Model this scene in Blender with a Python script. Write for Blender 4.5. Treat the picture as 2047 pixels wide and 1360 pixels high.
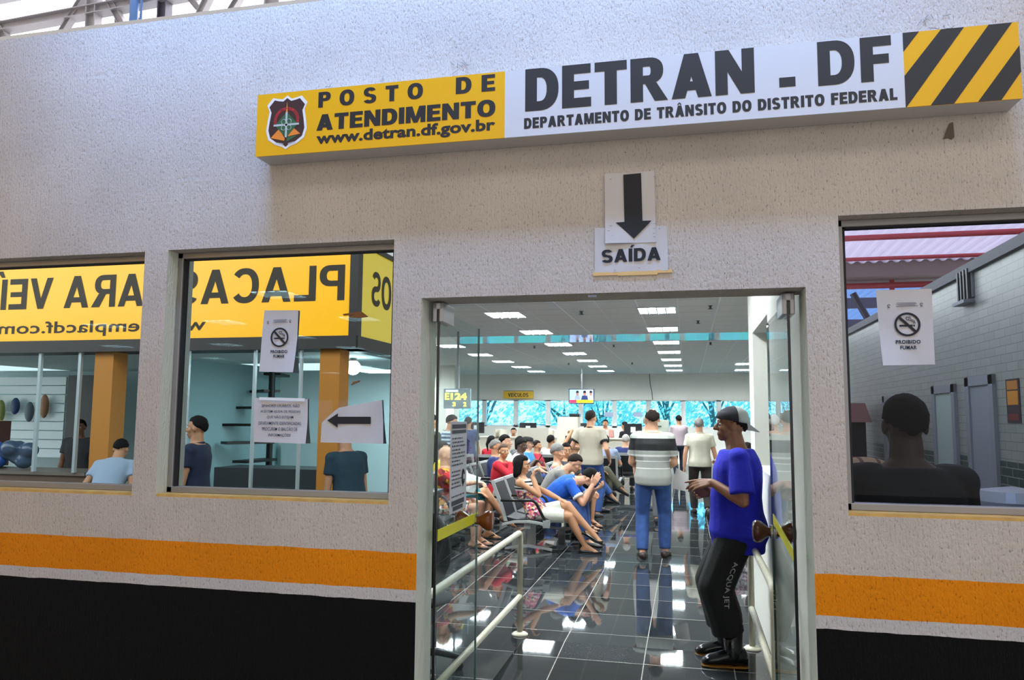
import bpy, bmesh, math, random
import numpy as np
from mathutils import Vector, Matrix
random.seed(7)
for o in list(bpy.data.objects): bpy.data.objects.remove(o)
SC = bpy.context.scene
COL = SC.collection
PI = math.pi
R = math.radians

# ------------------------------------------------------------------ camera
cam_data = bpy.data.cameras.new('camera')
cam = bpy.data.objects.new('camera', cam_data); COL.objects.link(cam)
cam_data.sensor_width = 36.0
cam_data.lens = 1524.25 / 2047 * 36.0
cam_data.clip_start = .05; cam_data.clip_end = 300
YAW, PITCH, ROLL = .226157, .098458, .0072696
fw = Vector((-math.sin(YAW)*math.cos(PITCH), math.cos(YAW)*math.cos(PITCH), math.sin(PITCH)))
rt = fw.cross(Vector((0, 0, 1))).normalized(); up = rt.cross(fw)
rt2 = rt*math.cos(ROLL)+up*math.sin(ROLL); up2 = -rt*math.sin(ROLL)+up*math.cos(ROLL)
cm = Matrix((rt2, up2, -fw)).transposed().to_4x4()
cm.translation = Vector((0, -3.1, 1.65))
cam.matrix_world = cm
SC.camera = cam

# ------------------------------------------------------------------ world, light, exposure
SC.view_settings.view_transform = 'Standard'
SC.view_settings.look = 'None'
SC.view_settings.exposure = 0.0
SC.view_settings.gamma = 1.0
SC.view_settings.use_curve_mapping = False
SKY_NEAR, SKY_FAR = 1.12, 6.5
w = bpy.data.worlds.new('sky'); SC.world = w; w.use_nodes = True
nt = w.node_tree; nt.nodes.clear()
wo = nt.nodes.new('ShaderNodeOutputWorld'); bg = nt.nodes.new('ShaderNodeBackground')
tc = nt.nodes.new('ShaderNodeTexCoord'); sx = nt.nodes.new('ShaderNodeSeparateXYZ'); rp = nt.nodes.new('ShaderNodeValToRGB')
nt.links.new(tc.outputs['Generated'], sx.inputs[0]); nt.links.new(sx.outputs['Z'], rp.inputs[0])
nt.links.new(rp.outputs[0], bg.inputs[0]); nt.links.new(bg.outputs[0], wo.inputs[0])
rp.color_ramp.elements[0].position = 0.0; rp.color_ramp.elements[0].color = (1.0, .96, .93, 1)
rp.color_ramp.elements[1].position = .9; rp.color_ramp.elements[1].color = (.86, .93, 1.08, 1)
# the sky is far brighter beyond the hall than behind the camera
ym = nt.nodes.new('ShaderNodeMapRange'); ym.interpolation_type = 'SMOOTHSTEP'
ym.inputs[1].default_value = -.05; ym.inputs[2].default_value = .35; ym.inputs[3].default_value = SKY_NEAR; ym.inputs[4].default_value = SKY_FAR
nt.links.new(sx.outputs['Y'], ym.inputs[0]); nt.links.new(ym.outputs[0], bg.inputs[1])

def area(name, loc, rot, size, energy, color=(1, 1, 1), sy=None):
    d = bpy.data.lights.new(name, 'AREA'); d.energy = energy; d.color = color
    d.shape = 'RECTANGLE' if sy else 'SQUARE'; d.size = size
    if sy: d.size_y = sy
    o = bpy.data.objects.new(name, d); COL.objects.link(o); o.location = loc; o.rotation_euler = rot
    return o
# added area lamp brightening the facade from above, no roof opening is modelled there
area('facade_fill_lamp', (1.6, -3.6, 6.4), (R(34), 0, 0), 7.0, 105, (1.0, .96, .93), 1.4)
# added blue area lamp, aimed to tint the top of the facade
blue_fill = area('blue_fill_lamp', (-1.0, -1.15, 6.5), (R(28), 0, 0), 4.4, 112, (.22, .46, 1.0), .45); blue_fill.data.spread = R(36)

# ------------------------------------------------------------------ materials
def lin(c):
    if isinstance(c, str):
        c = [int(c[i:i+2], 16)/255 for i in (0, 2, 4)]
    return tuple((x/12.92 if x <= .04045 else ((x+.055)/1.055)**2.4) for x in c)
MATS = {}
def mat(name, col='888888', rough=.6, metal=0.0, emit=0.0, spec=.5, noise=0.0, nscale=30, bump=0.0, bscale=80, coat=0.0, stretch=None):
    if name in MATS: return MATS[name]
    m = bpy.data.materials.new(name); m.use_nodes = True; MATS[name] = m
    n = m.node_tree.nodes; l = m.node_tree.links; b = n['Principled BSDF']
    c = lin(col)
    b.inputs['Base Color'].default_value = (*c, 1); b.inputs['Roughness'].default_value = rough
    b.inputs['Metallic'].default_value = metal; b.inputs['Specular IOR Level'].default_value = spec
    if coat: b.inputs['Coat Weight'].default_value = coat
    if emit:
        b.inputs['Emission Color'].default_value = (*c, 1); b.inputs['Emission Strength'].default_value = emit
    if noise or bump:
        t = n.new('ShaderNodeTexCoord'); src = t.outputs['Object']
        if stretch:
            mp = n.new('ShaderNodeMapping'); mp.inputs['Scale'].default_value = stretch; l.new(src, mp.inputs[0]); src = mp.outputs[0]
    if noise:
        t1 = n.new('ShaderNodeTexNoise'); t1.inputs['Scale'].default_value = nscale; t1.inputs['Detail'].default_value = 4; l.new(src, t1.inputs[0])
        mx = n.new('ShaderNodeMix'); mx.data_type = 'RGBA'; mx.blend_type = 'MULTIPLY'; mx.inputs[0].default_value = 1
        mr = n.new('ShaderNodeMapRange'); mr.inputs[1].default_value = .3; mr.inputs[2].default_value = .7; mr.inputs[3].default_value = 1-noise; mr.inputs[4].default_value = 1
        l.new(t1.outputs[0], mr.inputs[0]); mx.inputs[6].default_value = (*c, 1); l.new(mr.outputs[0], mx.inputs[7]); l.new(mx.outputs[2], b.inputs['Base Color'])
    if bump:
        t2 = n.new('ShaderNodeTexNoise'); t2.inputs['Scale'].default_value = bscale; t2.inputs['Detail'].default_value = 3; l.new(src, t2.inputs[0])
        bp = n.new('ShaderNodeBump'); bp.inputs['Strength'].default_value = bump; bp.inputs['Distance'].default_value = .01
        l.new(t2.outputs[0], bp.inputs['Height']); l.new(bp.outputs[0], b.inputs['Normal'])
    return m

def bands(name, axis, stops, rough=.8, noise_edge=0.0, bump=0.0):
    """material whose colour steps along an object axis; stops = [(from_value, colour), ...] in metres"""
    if name in MATS: return MATS[name]
    m = mat(name, 'ffffff', rough); n = m.node_tree.nodes; l = m.node_tree.links; b = n['Principled BSDF']
    t = n.new('ShaderNodeTexCoord'); s = n.new('ShaderNodeSeparateXYZ'); l.new(t.outputs['Object'], s.inputs[0])
    lo = stops[0][0]-.001; hi = stops[-1][0]+.001
    mr = n.new('ShaderNodeMapRange'); mr.inputs[1].default_value = lo; mr.inputs[2].default_value = hi
    l.new(s.outputs[axis], mr.inputs[0])
    r = n.new('ShaderNodeValToRGB'); r.color_ramp.interpolation = 'CONSTANT'
    e = r.color_ramp.elements
    for i, (v, c) in enumerate(stops):
        p = (v-lo)/(hi-lo)
        if i < 2: el = e[i]; el.position = p
        else: el = e.new(p)
        el.color = (*lin(c), 1)
    l.new(mr.outputs[0], r.inputs[0]); l.new(r.outputs[0], b.inputs['Base Color'])
    return m

def floral(name, base, cols, scale=22):
    if name in MATS: return MATS[name]
    m = mat(name, base, .85); n = m.node_tree.nodes; l = m.node_tree.links; b = n['Principled BSDF']
    t = n.new('ShaderNodeTexCoord'); v = n.new('ShaderNodeTexVoronoi'); v.inputs['Scale'].default_value = scale
    l.new(t.outputs['Object'], v.inputs['Vector'])
    s = n.new('ShaderNodeSeparateColor'); l.new(v.outputs['Color'], s.inputs[0])
    r = n.new('ShaderNodeValToRGB'); r.color_ramp.interpolation = 'CONSTANT'; e = r.color_ramp.elements
    for i, c in enumerate(cols):
        p = i/len(cols)
        if i < 2: e[i].position = p; el = e[i]
        else: el = e.new(p)
        el.color = (*lin(c), 1)
    l.new(s.outputs[0], r.inputs[0]); l.new(r.outputs[0], b.inputs['Base Color'])
    return m

def glass(name, tint=(.93, .97, .96), refl_ior=1.5, rough=0.0, refl_tint=(1, 1, 1), fixed=None):
    """clear sheet glass: what is behind shows through tinted, what is in front mirrors by Fresnel (or a fixed metallised-film share)"""
    if name in MATS: return MATS[name]
    m = bpy.data.materials.new(name); m.use_nodes = True; MATS[name] = m
    n = m.node_tree.nodes; l = m.node_tree.links; n.clear()
    o = n.new('ShaderNodeOutputMaterial'); tr = n.new('ShaderNodeBsdfTransparent'); gl = n.new('ShaderNodeBsdfGlossy'); mx = n.new('ShaderNodeMixShader')
    tr.inputs[0].default_value = (*tint, 1); gl.inputs[0].default_value = (*refl_tint, 1); gl.inputs['Roughness'].default_value = rough
    g = n.new('ShaderNodeNewGeometry'); mr = n.new('ShaderNodeMapRange'); l.new(g.outputs['Backfacing'], mr.inputs[0])   # only the outer face of the pane mirrors
    if fixed is None:
        mr.inputs[3].default_value = refl_ior; mr.inputs[4].default_value = 1.0
        f = n.new('ShaderNodeFresnel'); l.new(mr.outputs[0], f.inputs[0]); l.new(f.outputs[0], mx.inputs[0])
    else:
        mr.inputs[3].default_value = fixed; mr.inputs[4].default_value = 0.0; l.new(mr.outputs[0], mx.inputs[0])
    l.new(tr.outputs[0], mx.inputs[1]); l.new(gl.outputs[0], mx.inputs[2]); l.new(mx.outputs[0], o.inputs[0])
    return m

# ------------------------------------------------------------------ mesh helpers
class MB:
    def __init__(s): s.v = []; s.f = []; s.mi = []; s.cur = 0
    def add(s, vs, fs):
        k = len(s.v); s.v += [tuple(map(float, p)) for p in vs]; s.f += [tuple(i+k for i in f) for f in fs]; s.mi += [s.cur]*len(fs); return s
    def box(s, c, d, rot=None):
        x, y, z = [k/2 for k in d]
        vs = [Vector(p) for p in ((-x,-y,-z),(x,-y,-z),(x,y,-z),(-x,y,-z),(-x,-y,z),(x,-y,z),(x,y,z),(-x,y,z))]
        if rot is not None:
            M = rot if isinstance(rot, Matrix) else Matrix.Rotation(rot[1], 3, rot[0]); vs = [M @ v for v in vs]
        return s.add([v+Vector(c) for v in vs], [(0,3,2,1),(4,5,6,7),(0,1,5,4),(1,2,6,5),(2,3,7,6),(3,0,4,7)])
    def bb(s, lo, hi):
        return s.box([(a+b)/2 for a, b in zip(lo, hi)], [b-a for a, b in zip(lo, hi)])
    def rings(s, rr, close=True, cap=True):
        n = len(rr[0]); k = len(s.v); vs = [p for r in rr for p in r]; fs = []
        for i in range(len(rr)-1):
            for j in range(n if close else n-1):
                a = i*n+j; b = i*n+(j+1) % n; fs.append((a, b, b+n, a+n))
        if cap: fs += [tuple(range(n-1, -1, -1)), tuple((len(rr)-1)*n+j for j in range(n))]
        return s.add(vs, fs)
    def tube(s, pts, r, n=10, closed=False):
        pts = [Vector(p) for p in pts]; rr = []; N = len(pts); prev = None
        for i, p in enumerate(pts):
            if closed: t = (pts[(i+1) % N]-pts[i-1]).normalized()
            else: t = (pts[min(i+1, N-1)]-pts[max(i-1, 0)]).normalized()
            a = prev if prev is not None else (Vector((0, 0, 1)) if abs(t.z) < .9 else Vector((1, 0, 0)))
            u = (a - t*a.dot(t)).normalized(); v = t.cross(u); prev = u
            rad = r[i] if isinstance(r, (list, tuple)) else r
            rr.append([p+(u*math.cos(2*PI*j/n)+v*math.sin(2*PI*j/n))*rad for j in range(n)])
        if closed: rr.append(rr[0]); return s.rings(rr, cap=False)
        return s.rings(rr)
    def cyl(s, a, b, r, r2=None, n=16):
        return s.tube([a, b], [r, r if r2 is None else r2], n)
    def lathe(s, c, prof, n=20):
        return s.rings([[Vector(c)+Vector((r*math.cos(2*PI*j/n), r*math.sin(2*PI*j/n), z)) for j in range(n)] for r, z in prof])
    def ell(s, c, rad, M=None, nu=14, nv=10):
        M = M or Matrix.Identity(3); c = Vector(c); vs = [c+M @ Vector((0, 0, rad[2]))]; fs = []
        for i in range(1, nv):
            th = PI*i/nv
            for j in range(nu):
                ph = 2*PI*j/nu; vs.append(c+M @ Vector((rad[0]*math.sin(th)*math.cos(ph), rad[1]*math.sin(th)*math.sin(ph), rad[2]*math.cos(th))))
        vs.append(c-M @ Vector((0, 0, rad[2])))
        for j in range(nu): fs.append((0, 1+j, 1+(j+1) % nu))
        for i in range(nv-2):
            for j in range(nu):
                a = 1+i*nu+j; b = 1+i*nu+(j+1) % nu; fs.append((a, a+nu, b+nu, b))
        k = len(vs)-1; a0 = 1+(nv-2)*nu
        for j in range(nu): fs.append((a0+j, k, a0+(j+1) % nu))
        return s.add(vs, fs)
    def caps(s, a, b, ra, rb=None, flat=False, n=12):
        """tapered capsule (round ends) or frustum (flat)"""
        a = Vector(a); b = Vector(b); rb = ra if rb is None else rb; t = (b-a)
        if t.length < 1e-6: return s.ell(a, (ra, ra, ra))
        t.normalize(); h = Vector((0, 0, 1)) if abs(t.z) < .9 else Vector((1, 0, 0)); u = (h-t*h.dot(t)).normalized(); v = t.cross(u)
        def ring(c, r): return [c+(u*math.cos(2*PI*j/n)+v*math.sin(2*PI*j/n))*max(r, 1e-4) for j in range(n)]
        rr = []
        for k in range(1, 4): q = PI/2*(1-k/4); rr.append(ring(a-t*ra*math.sin(q), ra*math.cos(q)))
        rr += [ring(a, ra)]
        if flat: rr += [ring(b, rb)]
        else:
            rr += [ring(b, rb)]
            for k in range(1, 4): q = PI/2*k/4; rr.append(ring(b+t*rb*math.sin(q), rb*math.cos(q)))
        return s.rings(rr)
    def prism(s, poly, org, u, v, d):
        """polygon (2D) in plane org+u*x+v*y pushed along d"""
        org = Vector(org); u = Vector(u); v = Vector(v); d = Vector(d); n = len(poly)
        lo = [org+u*x+v*y for x, y in poly]; hi = [p+d for p in lo]
        fs = [tuple(range(n-1, -1, -1)), tuple(range(n, 2*n))]+[(i, (i+1) % n, n+(i+1) % n, n+i) for i in range(n)]
        return s.add(lo+hi, fs)
    def build(s, name, m=None, parent=None, smooth=False, bevel=0, loc=None):
        me = bpy.data.meshes.new(name); me.from_pydata(s.v, [], s.f); me.update()
        o = bpy.data.objects.new(name, me); COL.objects.link(o)
        for x in (m if isinstance(m, (list, tuple)) else [m] if m else []): me.materials.append(x)
        if any(s.mi): me.polygons.foreach_set('material_index', s.mi)
        bm = bmesh.new(); bm.from_mesh(me); bmesh.ops.recalc_face_normals(bm, faces=bm.faces); bm.to_mesh(me); bm.free()
        if smooth: me.polygons.foreach_set('use_smooth', [True]*len(me.polygons)); 
        if bevel:
            b = o.modifiers.new('bevel', 'BEVEL'); b.width = bevel; b.segments = 2; b.limit_method = 'ANGLE'
        if parent: o.parent = parent
        if loc: o.location = loc
        return o

def tag(o, label=None, cat=None, group=None, kind=None):
    if label: o['label'] = label
    if cat: o['category'] = cat
    if group: o['group'] = group
    if kind: o['kind'] = kind
    return o
def thing(name, label, cat, loc=(0, 0, 0), rz=0, group=None):
    o = bpy.data.objects.new(name, None); COL.objects.link(o); o.location = loc; o.rotation_euler = (0, 0, rz); o.empty_display_size = .1
    return tag(o, label, cat, group)
def struct(o): o['kind'] = 'structure'; return o
KIDS = {}
def copy_tree(o, parent=None):
    c = o.copy(); COL.objects.link(c)
    if parent: c.parent = parent
    for ch in [x for x in list(COL.objects) if x.parent == o]: copy_tree(ch, c)
    return c

def text_polys(body, off=0.0, space=1.0, shear=0.0, align='LEFT', line=1.0, res=3):
    cu = bpy.data.curves.new('lettering', 'FONT'); cu.body = body; cu.offset = off; cu.space_character = space; cu.shear = shear
    cu.align_x = align; cu.space_line = line; cu.resolution_u = res; cu.fill_mode = 'FRONT'
    o = bpy.data.objects.new('lettering', cu); COL.objects.link(o)
    dg = bpy.context.evaluated_depsgraph_get()
    me = bpy.data.meshes.new_from_object(o.evaluated_get(dg))
    vs = [Vector((v.co.x, v.co.y)) for v in me.vertices]; fs = [tuple(p.vertices) for p in me.polygons]
    bpy.data.objects.remove(o); bpy.data.curves.remove(cu); bpy.data.meshes.remove(me)
    x0 = min(v.x for v in vs); x1 = max(v.x for v in vs); y0 = min(v.y for v in vs); y1 = max(v.y for v in vs)
    return [((v.x-x0)/(x1-x0), (v.y-y0)/(y1-y0)) for v in vs], fs
def lettering(mb, body, org, u, v, w, h, **k):
    """flat letters filling the box org, org+u*w, org+v*h"""
    vs, fs = text_polys(body, **k); org = Vector(org); u = Vector(u); v = Vector(v)
    mb.add([org+u*(x*w)+v*(y*h) for x, y in vs], fs); return mb

def glyph(ch, ws=.255, hs=.21):
    """heavy block capital, cap height 1: (advance width, list of polygons)"""
    def rc(x0, y0, x1, y1): return [(x0, y0), (x1, y0), (x1, y1), (x0, y1)]
    def arc(cx, cy, ax, ay, t0, t1, w_=None, h_=None, n=14):
        w_ = ws if w_ is None else w_; h_ = hs if h_ is None else h_; out = []
        f = lambda t: (math.copysign(abs(math.cos(t))**.88, math.cos(t)), math.copysign(abs(math.sin(t))**.88, math.sin(t)))
        for k in range(n):
            p = []
            for t in (R(t0+(t1-t0)*k/n), R(t0+(t1-t0)*(k+1)/n)):
                c, s_ = f(t); p.append(((cx+ax*c, cy+ay*s_), (cx+(ax-w_)*c, cy+(ay-h_)*s_)))
            out.append([p[0][0], p[1][0], p[1][1], p[0][1]])
        return out
    acc = []
    if ch in 'ÍÁ': acc = [[(.10, 1.06), (.24, 1.06), (.42, 1.27), (.20, 1.27)]]
    if ch == 'Á': acc = [[(x+.25, y) for x, y in acc[0]]]
    if ch == 'Â': acc = [[(.20, 1.06), (.34, 1.06), (.48, 1.27), (.38, 1.27)], [(.66, 1.06), (.52, 1.06), (.38, 1.27), (.48, 1.27)]]
    b = {'Í': 'I', 'Á': 'A', 'Â': 'A'}.get(ch, ch)
    if b == 'O': r = (.90, arc(.45, .5, .45, .51, 0, 360, n=36))
    elif b == 'D': r = (.82, [rc(0, 0, ws, 1), rc(0, 0, .38, hs), rc(0, 1-hs, .38, 1)]+arc(.36, .5, .46, .5, -90, 90, n=18))
    elif b in 'PRB':
        q = [rc(0, 0, ws, 1), rc(0, 1-hs*.92, .44, 1), rc(0, .40, .44, .40+hs*.88)]+arc(.43, .70, .33, .30, -90, 90, ws, hs*.9)
        if b == 'R': q.append([(.33, .42), (.60, .42), (.86, 0), (.56, 0)])
        if b == 'B': q += [rc(0, 0, .46, hs*.92)]+arc(.45, .29, .35, .29, -90, 90, ws, hs*.9)
        r = ({'P': .76, 'R': .86, 'B': .80}[b], q)
    elif b == 'E': r = (.70, [rc(0, 0, ws, 1), rc(0, 0, .70, hs), rc(0, 1-hs, .69, 1), rc(0, .41, .65, .41+hs*.9)])
    elif b == 'F': r = (.68, [rc(0, 0, ws, 1), rc(0, 1-hs, .68, 1), rc(0, .39, .62, .39+hs*.95)])
    elif b == 'L': r = (.66, [rc(0, 0, ws, 1), rc(0, 0, .66, hs)])
    elif b == 'T': r = (.76, [rc(0, 1-hs, .76, 1), rc(.38-ws/2, 0, .38+ws/2, 1)])
    elif b == 'I': r = (ws, [rc(0, 0, ws, 1)])
    elif b == 'N': r = (.86, [rc(0, 0, ws*.94, 1), rc(.86-ws*.94, 0, .86, 1), [(0, 1), (ws*1.05, 1), (.86, 0), (.86-ws*1.05, 0)]])
    elif b == 'M': r = (1.02, [rc(0, 0, ws*.88, 1), rc(1.02-ws*.88, 0, 1.02, 1), [(0, 1), (ws*1.15, 1), (.51+ws*.36, 0), (.51-ws*.36, 0)], [(1.02, 1), (1.02-ws*1.15, 1), (.51-ws*.36, 0), (.51+ws*.36, 0)]])
    elif b == 'A': r = (.90, [[(0, 0), (ws*1.05, 0), (.45+ws*.55, 1), (.45-ws*.55, 1)], [(.90, 0), (.90-ws*1.05, 0), (.45-ws*.55, 1), (.45+ws*.55, 1)], rc(.18, .17, .72, .17+hs*.9)])
    elif b == 'V': r = (.88, [[(0, 1), (ws*1.08, 1), (.44+ws*.5, 0), (.44-ws*.5, 0)], [(.88, 1), (.88-ws*1.08, 1), (.44-ws*.5, 0), (.44+ws*.5, 0)]])
    elif b == 'U': r = (.84, [rc(0, .36, ws, 1), rc(.84-ws, .36, .84, 1)]+arc(.42, .37, .42, .38, 180, 360))
    elif b == 'C': r = (.84, arc(.44, .5, .44, .51, 38, 322, n=26))
    elif b == 'S': r = (.78, arc(.385, .715, .365, .295, 20, 272, ws*.95, hs*.92, 20)+arc(.395, .285, .385, .295, -160, 90, ws*.95, hs*.92, 20))
    elif b == '-': r = (.42, [rc(.06, .30, .40, .52)])
    else: r = (.40, [])
    return r[0], r[1]+acc
def block(mb, body, org, u, v, w_, h, space=.09, ws=.255, hs=.21):
    """block capitals of cap height h spread over width w_"""
    x = 0; ps = []
    for ch in body:
        a, q = glyph(ch, ws, hs); ps += [[(x+px_, py_) for px_, py_ in p] for p in q]; x += a+space
    x -= space; org = Vector(org); u = Vector(u); v = Vector(v)
    nn = u.cross(v).normalized()
    for k, p in enumerate(ps): mb.add([org+u*(px_/x*w_)+v*(py_*h)+nn*(k % 60)*4e-6 for px_, py_ in p], [tuple(range(len(p)))])
    return mb
X, Y, Z = Vector((1, 0, 0)), Vector((0, 1, 0)), Vector((0, 0, 1))
# ------------------------------------------------------------------ the facade
def facade_material():
    m = mat('painted_stucco', 'c9c0b4', .9); n = m.node_tree.nodes; l = m.node_tree.links; b = n['Principled BSDF']
    b.inputs['Specular IOR Level'].default_value = .25
    t = n.new('ShaderNodeTexCoord'); s = n.new('ShaderNodeSeparateXYZ'); l.new(t.outputs['Object'], s.inputs[0])
    # painted bands, their edges a little uneven
    wob = n.new('ShaderNodeTexNoise'); wob.inputs['Scale'].default_value = 9; wob.inputs['Detail'].default_value = 4; l.new(t.outputs['Object'], wob.inputs[0])
    a = n.new('ShaderNodeMath'); a.operation = 'MULTIPLY_ADD'; a.inputs[1].default_value = .012; l.new(wob.outputs[0], a.inputs[0]); l.new(s.outputs['Z'], a.inputs[2])
    mr = n.new('ShaderNodeMapRange'); mr.inputs[1].default_value = .80; mr.inputs[2].default_value = 1.20; l.new(a.outputs[0], mr.inputs[0])
    r = n.new('ShaderNodeValToRGB'); r.color_ramp.interpolation = 'CONSTANT'; e = r.color_ramp.elements
    e[0].position = 0; e[0].color = (.0015, .0015, .0016, 1); e[1].position = (.876-.80)/.4; e[1].color = (*lin('cdc8c8'), 1)
    x = e.new((.925-.80)/.4); x.color = (*lin('ea8a08'), 1); x = e.new((1.076-.80)/.4); x.color = (*lin('cbc0b6'), 1)
    l.new(mr.outputs[0], r.inputs[0])
    # worn, slightly blotchy paint
    bl = n.new('ShaderNodeTexNoise'); bl.inputs['Scale'].default_value = 2.3; bl.inputs['Detail'].default_value = 6; l.new(t.outputs['Object'], bl.inputs[0])
    m1 = n.new('ShaderNodeMapRange'); m1.inputs[1].default_value = .3; m1.inputs[2].default_value = .75; m1.inputs[3].default_value = .86; m1.inputs[4].default_value = 1.02; l.new(bl.outputs[0], m1.inputs[0])
    # dark pits of the scratched render
    mp = n.new('ShaderNodeMapping'); mp.inputs['Scale'].default_value = (1, 1, .38); l.new(t.outputs['Object'], mp.inputs[0])
    pit = n.new('ShaderNodeTexNoise'); pit.inputs['Scale'].default_value = 150; pit.inputs['Detail'].default_value = 3; pit.inputs['Roughness'].default_value = .6; l.new(mp.outputs[0], pit.inputs[0])
    m2 = n.new('ShaderNodeMapRange'); m2.inputs[1].default_value = .30; m2.inputs[2].default_value = .42; m2.inputs[3].default_value = .45; m2.inputs[4].default_value = 1; l.new(pit.outputs[0], m2.inputs[0])
    mu = n.new('ShaderNodeMath'); mu.operation = 'MULTIPLY'; l.new(m1.outputs[0], mu.inputs[0]); l.new(m2.outputs[0], mu.inputs[1])
    mx = n.new('ShaderNodeMix'); mx.data_type = 'RGBA'; mx.blend_type = 'MULTIPLY'; mx.inputs[0].default_value = 1; l.new(r.outputs[0], mx.inputs[6]); l.new(mu.outputs[0], mx.inputs[7])
    # smooth pale paint in the reveals
    g = n.new('ShaderNodeNewGeometry'); gs = n.new('ShaderNodeSeparateXYZ'); l.new(g.outputs['True Normal'], gs.inputs[0])
    ab = n.new('ShaderNodeMath'); ab.operation = 'ABSOLUTE'; l.new(gs.outputs['X'], ab.inputs[0])
    gt = n.new('ShaderNodeMath'); gt.operation = 'GREATER_THAN'; gt.inputs[1].default_value = .5; l.new(ab.outputs[0], gt.inputs[0])
    m3 = n.new('ShaderNodeMix'); m3.data_type = 'RGBA'; l.new(gt.outputs[0], m3.inputs[0]); l.new(mx.outputs[2], m3.inputs[6]); m3.inputs[7].default_value = (*lin('d3d6c9'), 1)
    l.new(m3.outputs[2], b.inputs['Base Color'])
    bp = n.new('ShaderNodeBump'); bp.inputs['Strength'].default_value = .6; bp.inputs['Distance'].default_value = .012; l.new(pit.outputs[0], bp.inputs['Height'])
    mp2 = n.new('ShaderNodeMapping'); mp2.inputs['Scale'].default_value = (1, 1, .09); l.new(t.outputs['Object'], mp2.inputs[0])
    st = n.new('ShaderNodeTexNoise'); st.inputs['Scale'].default_value = 95; st.inputs['Detail'].default_value = 2; l.new(mp2.outputs[0], st.inputs[0])
    bp2 = n.new('ShaderNodeBump'); bp2.inputs['Strength'].default_value = .42; bp2.inputs['Distance'].default_value = .012; l.new(st.outputs[0], bp2.inputs['Height']); l.new(bp.outputs[0], bp2.inputs['Normal'])
    l.new(bp2.outputs[0], b.inputs['Normal'])
    return m
STUCCO = facade_material()
W1 = (-3.70, -2.515, 1.267, 2.415); W2 = (-2.389, -1.249, 1.267, 2.418); W3 = (.579, 1.78, 1.286, 2.429); DR = (-1.117, .453, -.2, 2.153)
TH = .2; TOP = 3.572
b = MB()
for x0, x1 in ((-7, W1[0]), (W1[1], W2[0]), (W2[1], DR[0]), (DR[1], W3[0]), (W3[1], 5.5)): b.bb((x0, 0, -.2), (x1, TH, TOP))
for q in (W1, W2, W3): b.bb((q[0], 0, -.2), (q[1], TH, q[2])); b.bb((q[0], 0, q[3]), (q[1], TH, TOP))
b.bb((DR[0], 0, DR[3]), (DR[1], TH, TOP))
struct(b.build('wall_front', STUCCO))

ALU = mat('grey_aluminium', '9a9692', .45, .6); ALU_D = mat('dark_gasket', '1b1b1d', .7)
FILM = glass('mirror_film_glass', tint=(.10, .12, .12), fixed=.56, refl_tint=(.86, .98, 1.0))
CLEAR = glass('window_glass', tint=(.72, .77, .80), refl_ior=1.22)
SILLM = mat('ochre_sill_paint', 'd8ad62', .8, noise=.3, nscale=14)
for i, (q, gm) in enumerate(((W1, FILM), (W2, FILM), (W3, CLEAR))):
    x0, x1, z0, z1 = q; y0, y1 = .075, .125; wd = .028
    f = MB(); f.bb((x0, y0, z0+.012), (x1, y1, z0+.012+wd)); f.bb((x0, y0, z1-wd), (x1, y1, z1)); f.bb((x0, y0, z0+.012), (x0+wd, y1, z1)); f.bb((x1-wd, y0, z0+.012), (x1, y1, z1))
    fr = struct(f.build('window_%d' % (i+1), ALU, bevel=.003))
    g = MB(); e = .010
    for a_, b_ in (((x0+wd, y0+.01, z0+.04), (x0+wd+e, y1-.005, z1-wd)), ((x1-wd-e, y0+.01, z0+.04), (x1-wd, y1-.005, z1-wd)), ((x0+wd, y0+.01, z1-wd-e*.6), (x1-wd, y1-.005, z1-wd))): g.bb(a_, b_)
    g.build('gasket', ALU_D, fr)
    p = MB(); p.bb((x0+wd-.005, .098, z0+.035), (x1-wd+.005, .104, z1-wd+.005)); p.build('glazing', gm, fr)
    s = MB(); s.bb((x0, .004, z0), (x1, y0+.02, z0+.012)); s.build('sill', SILLM, fr)

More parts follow.
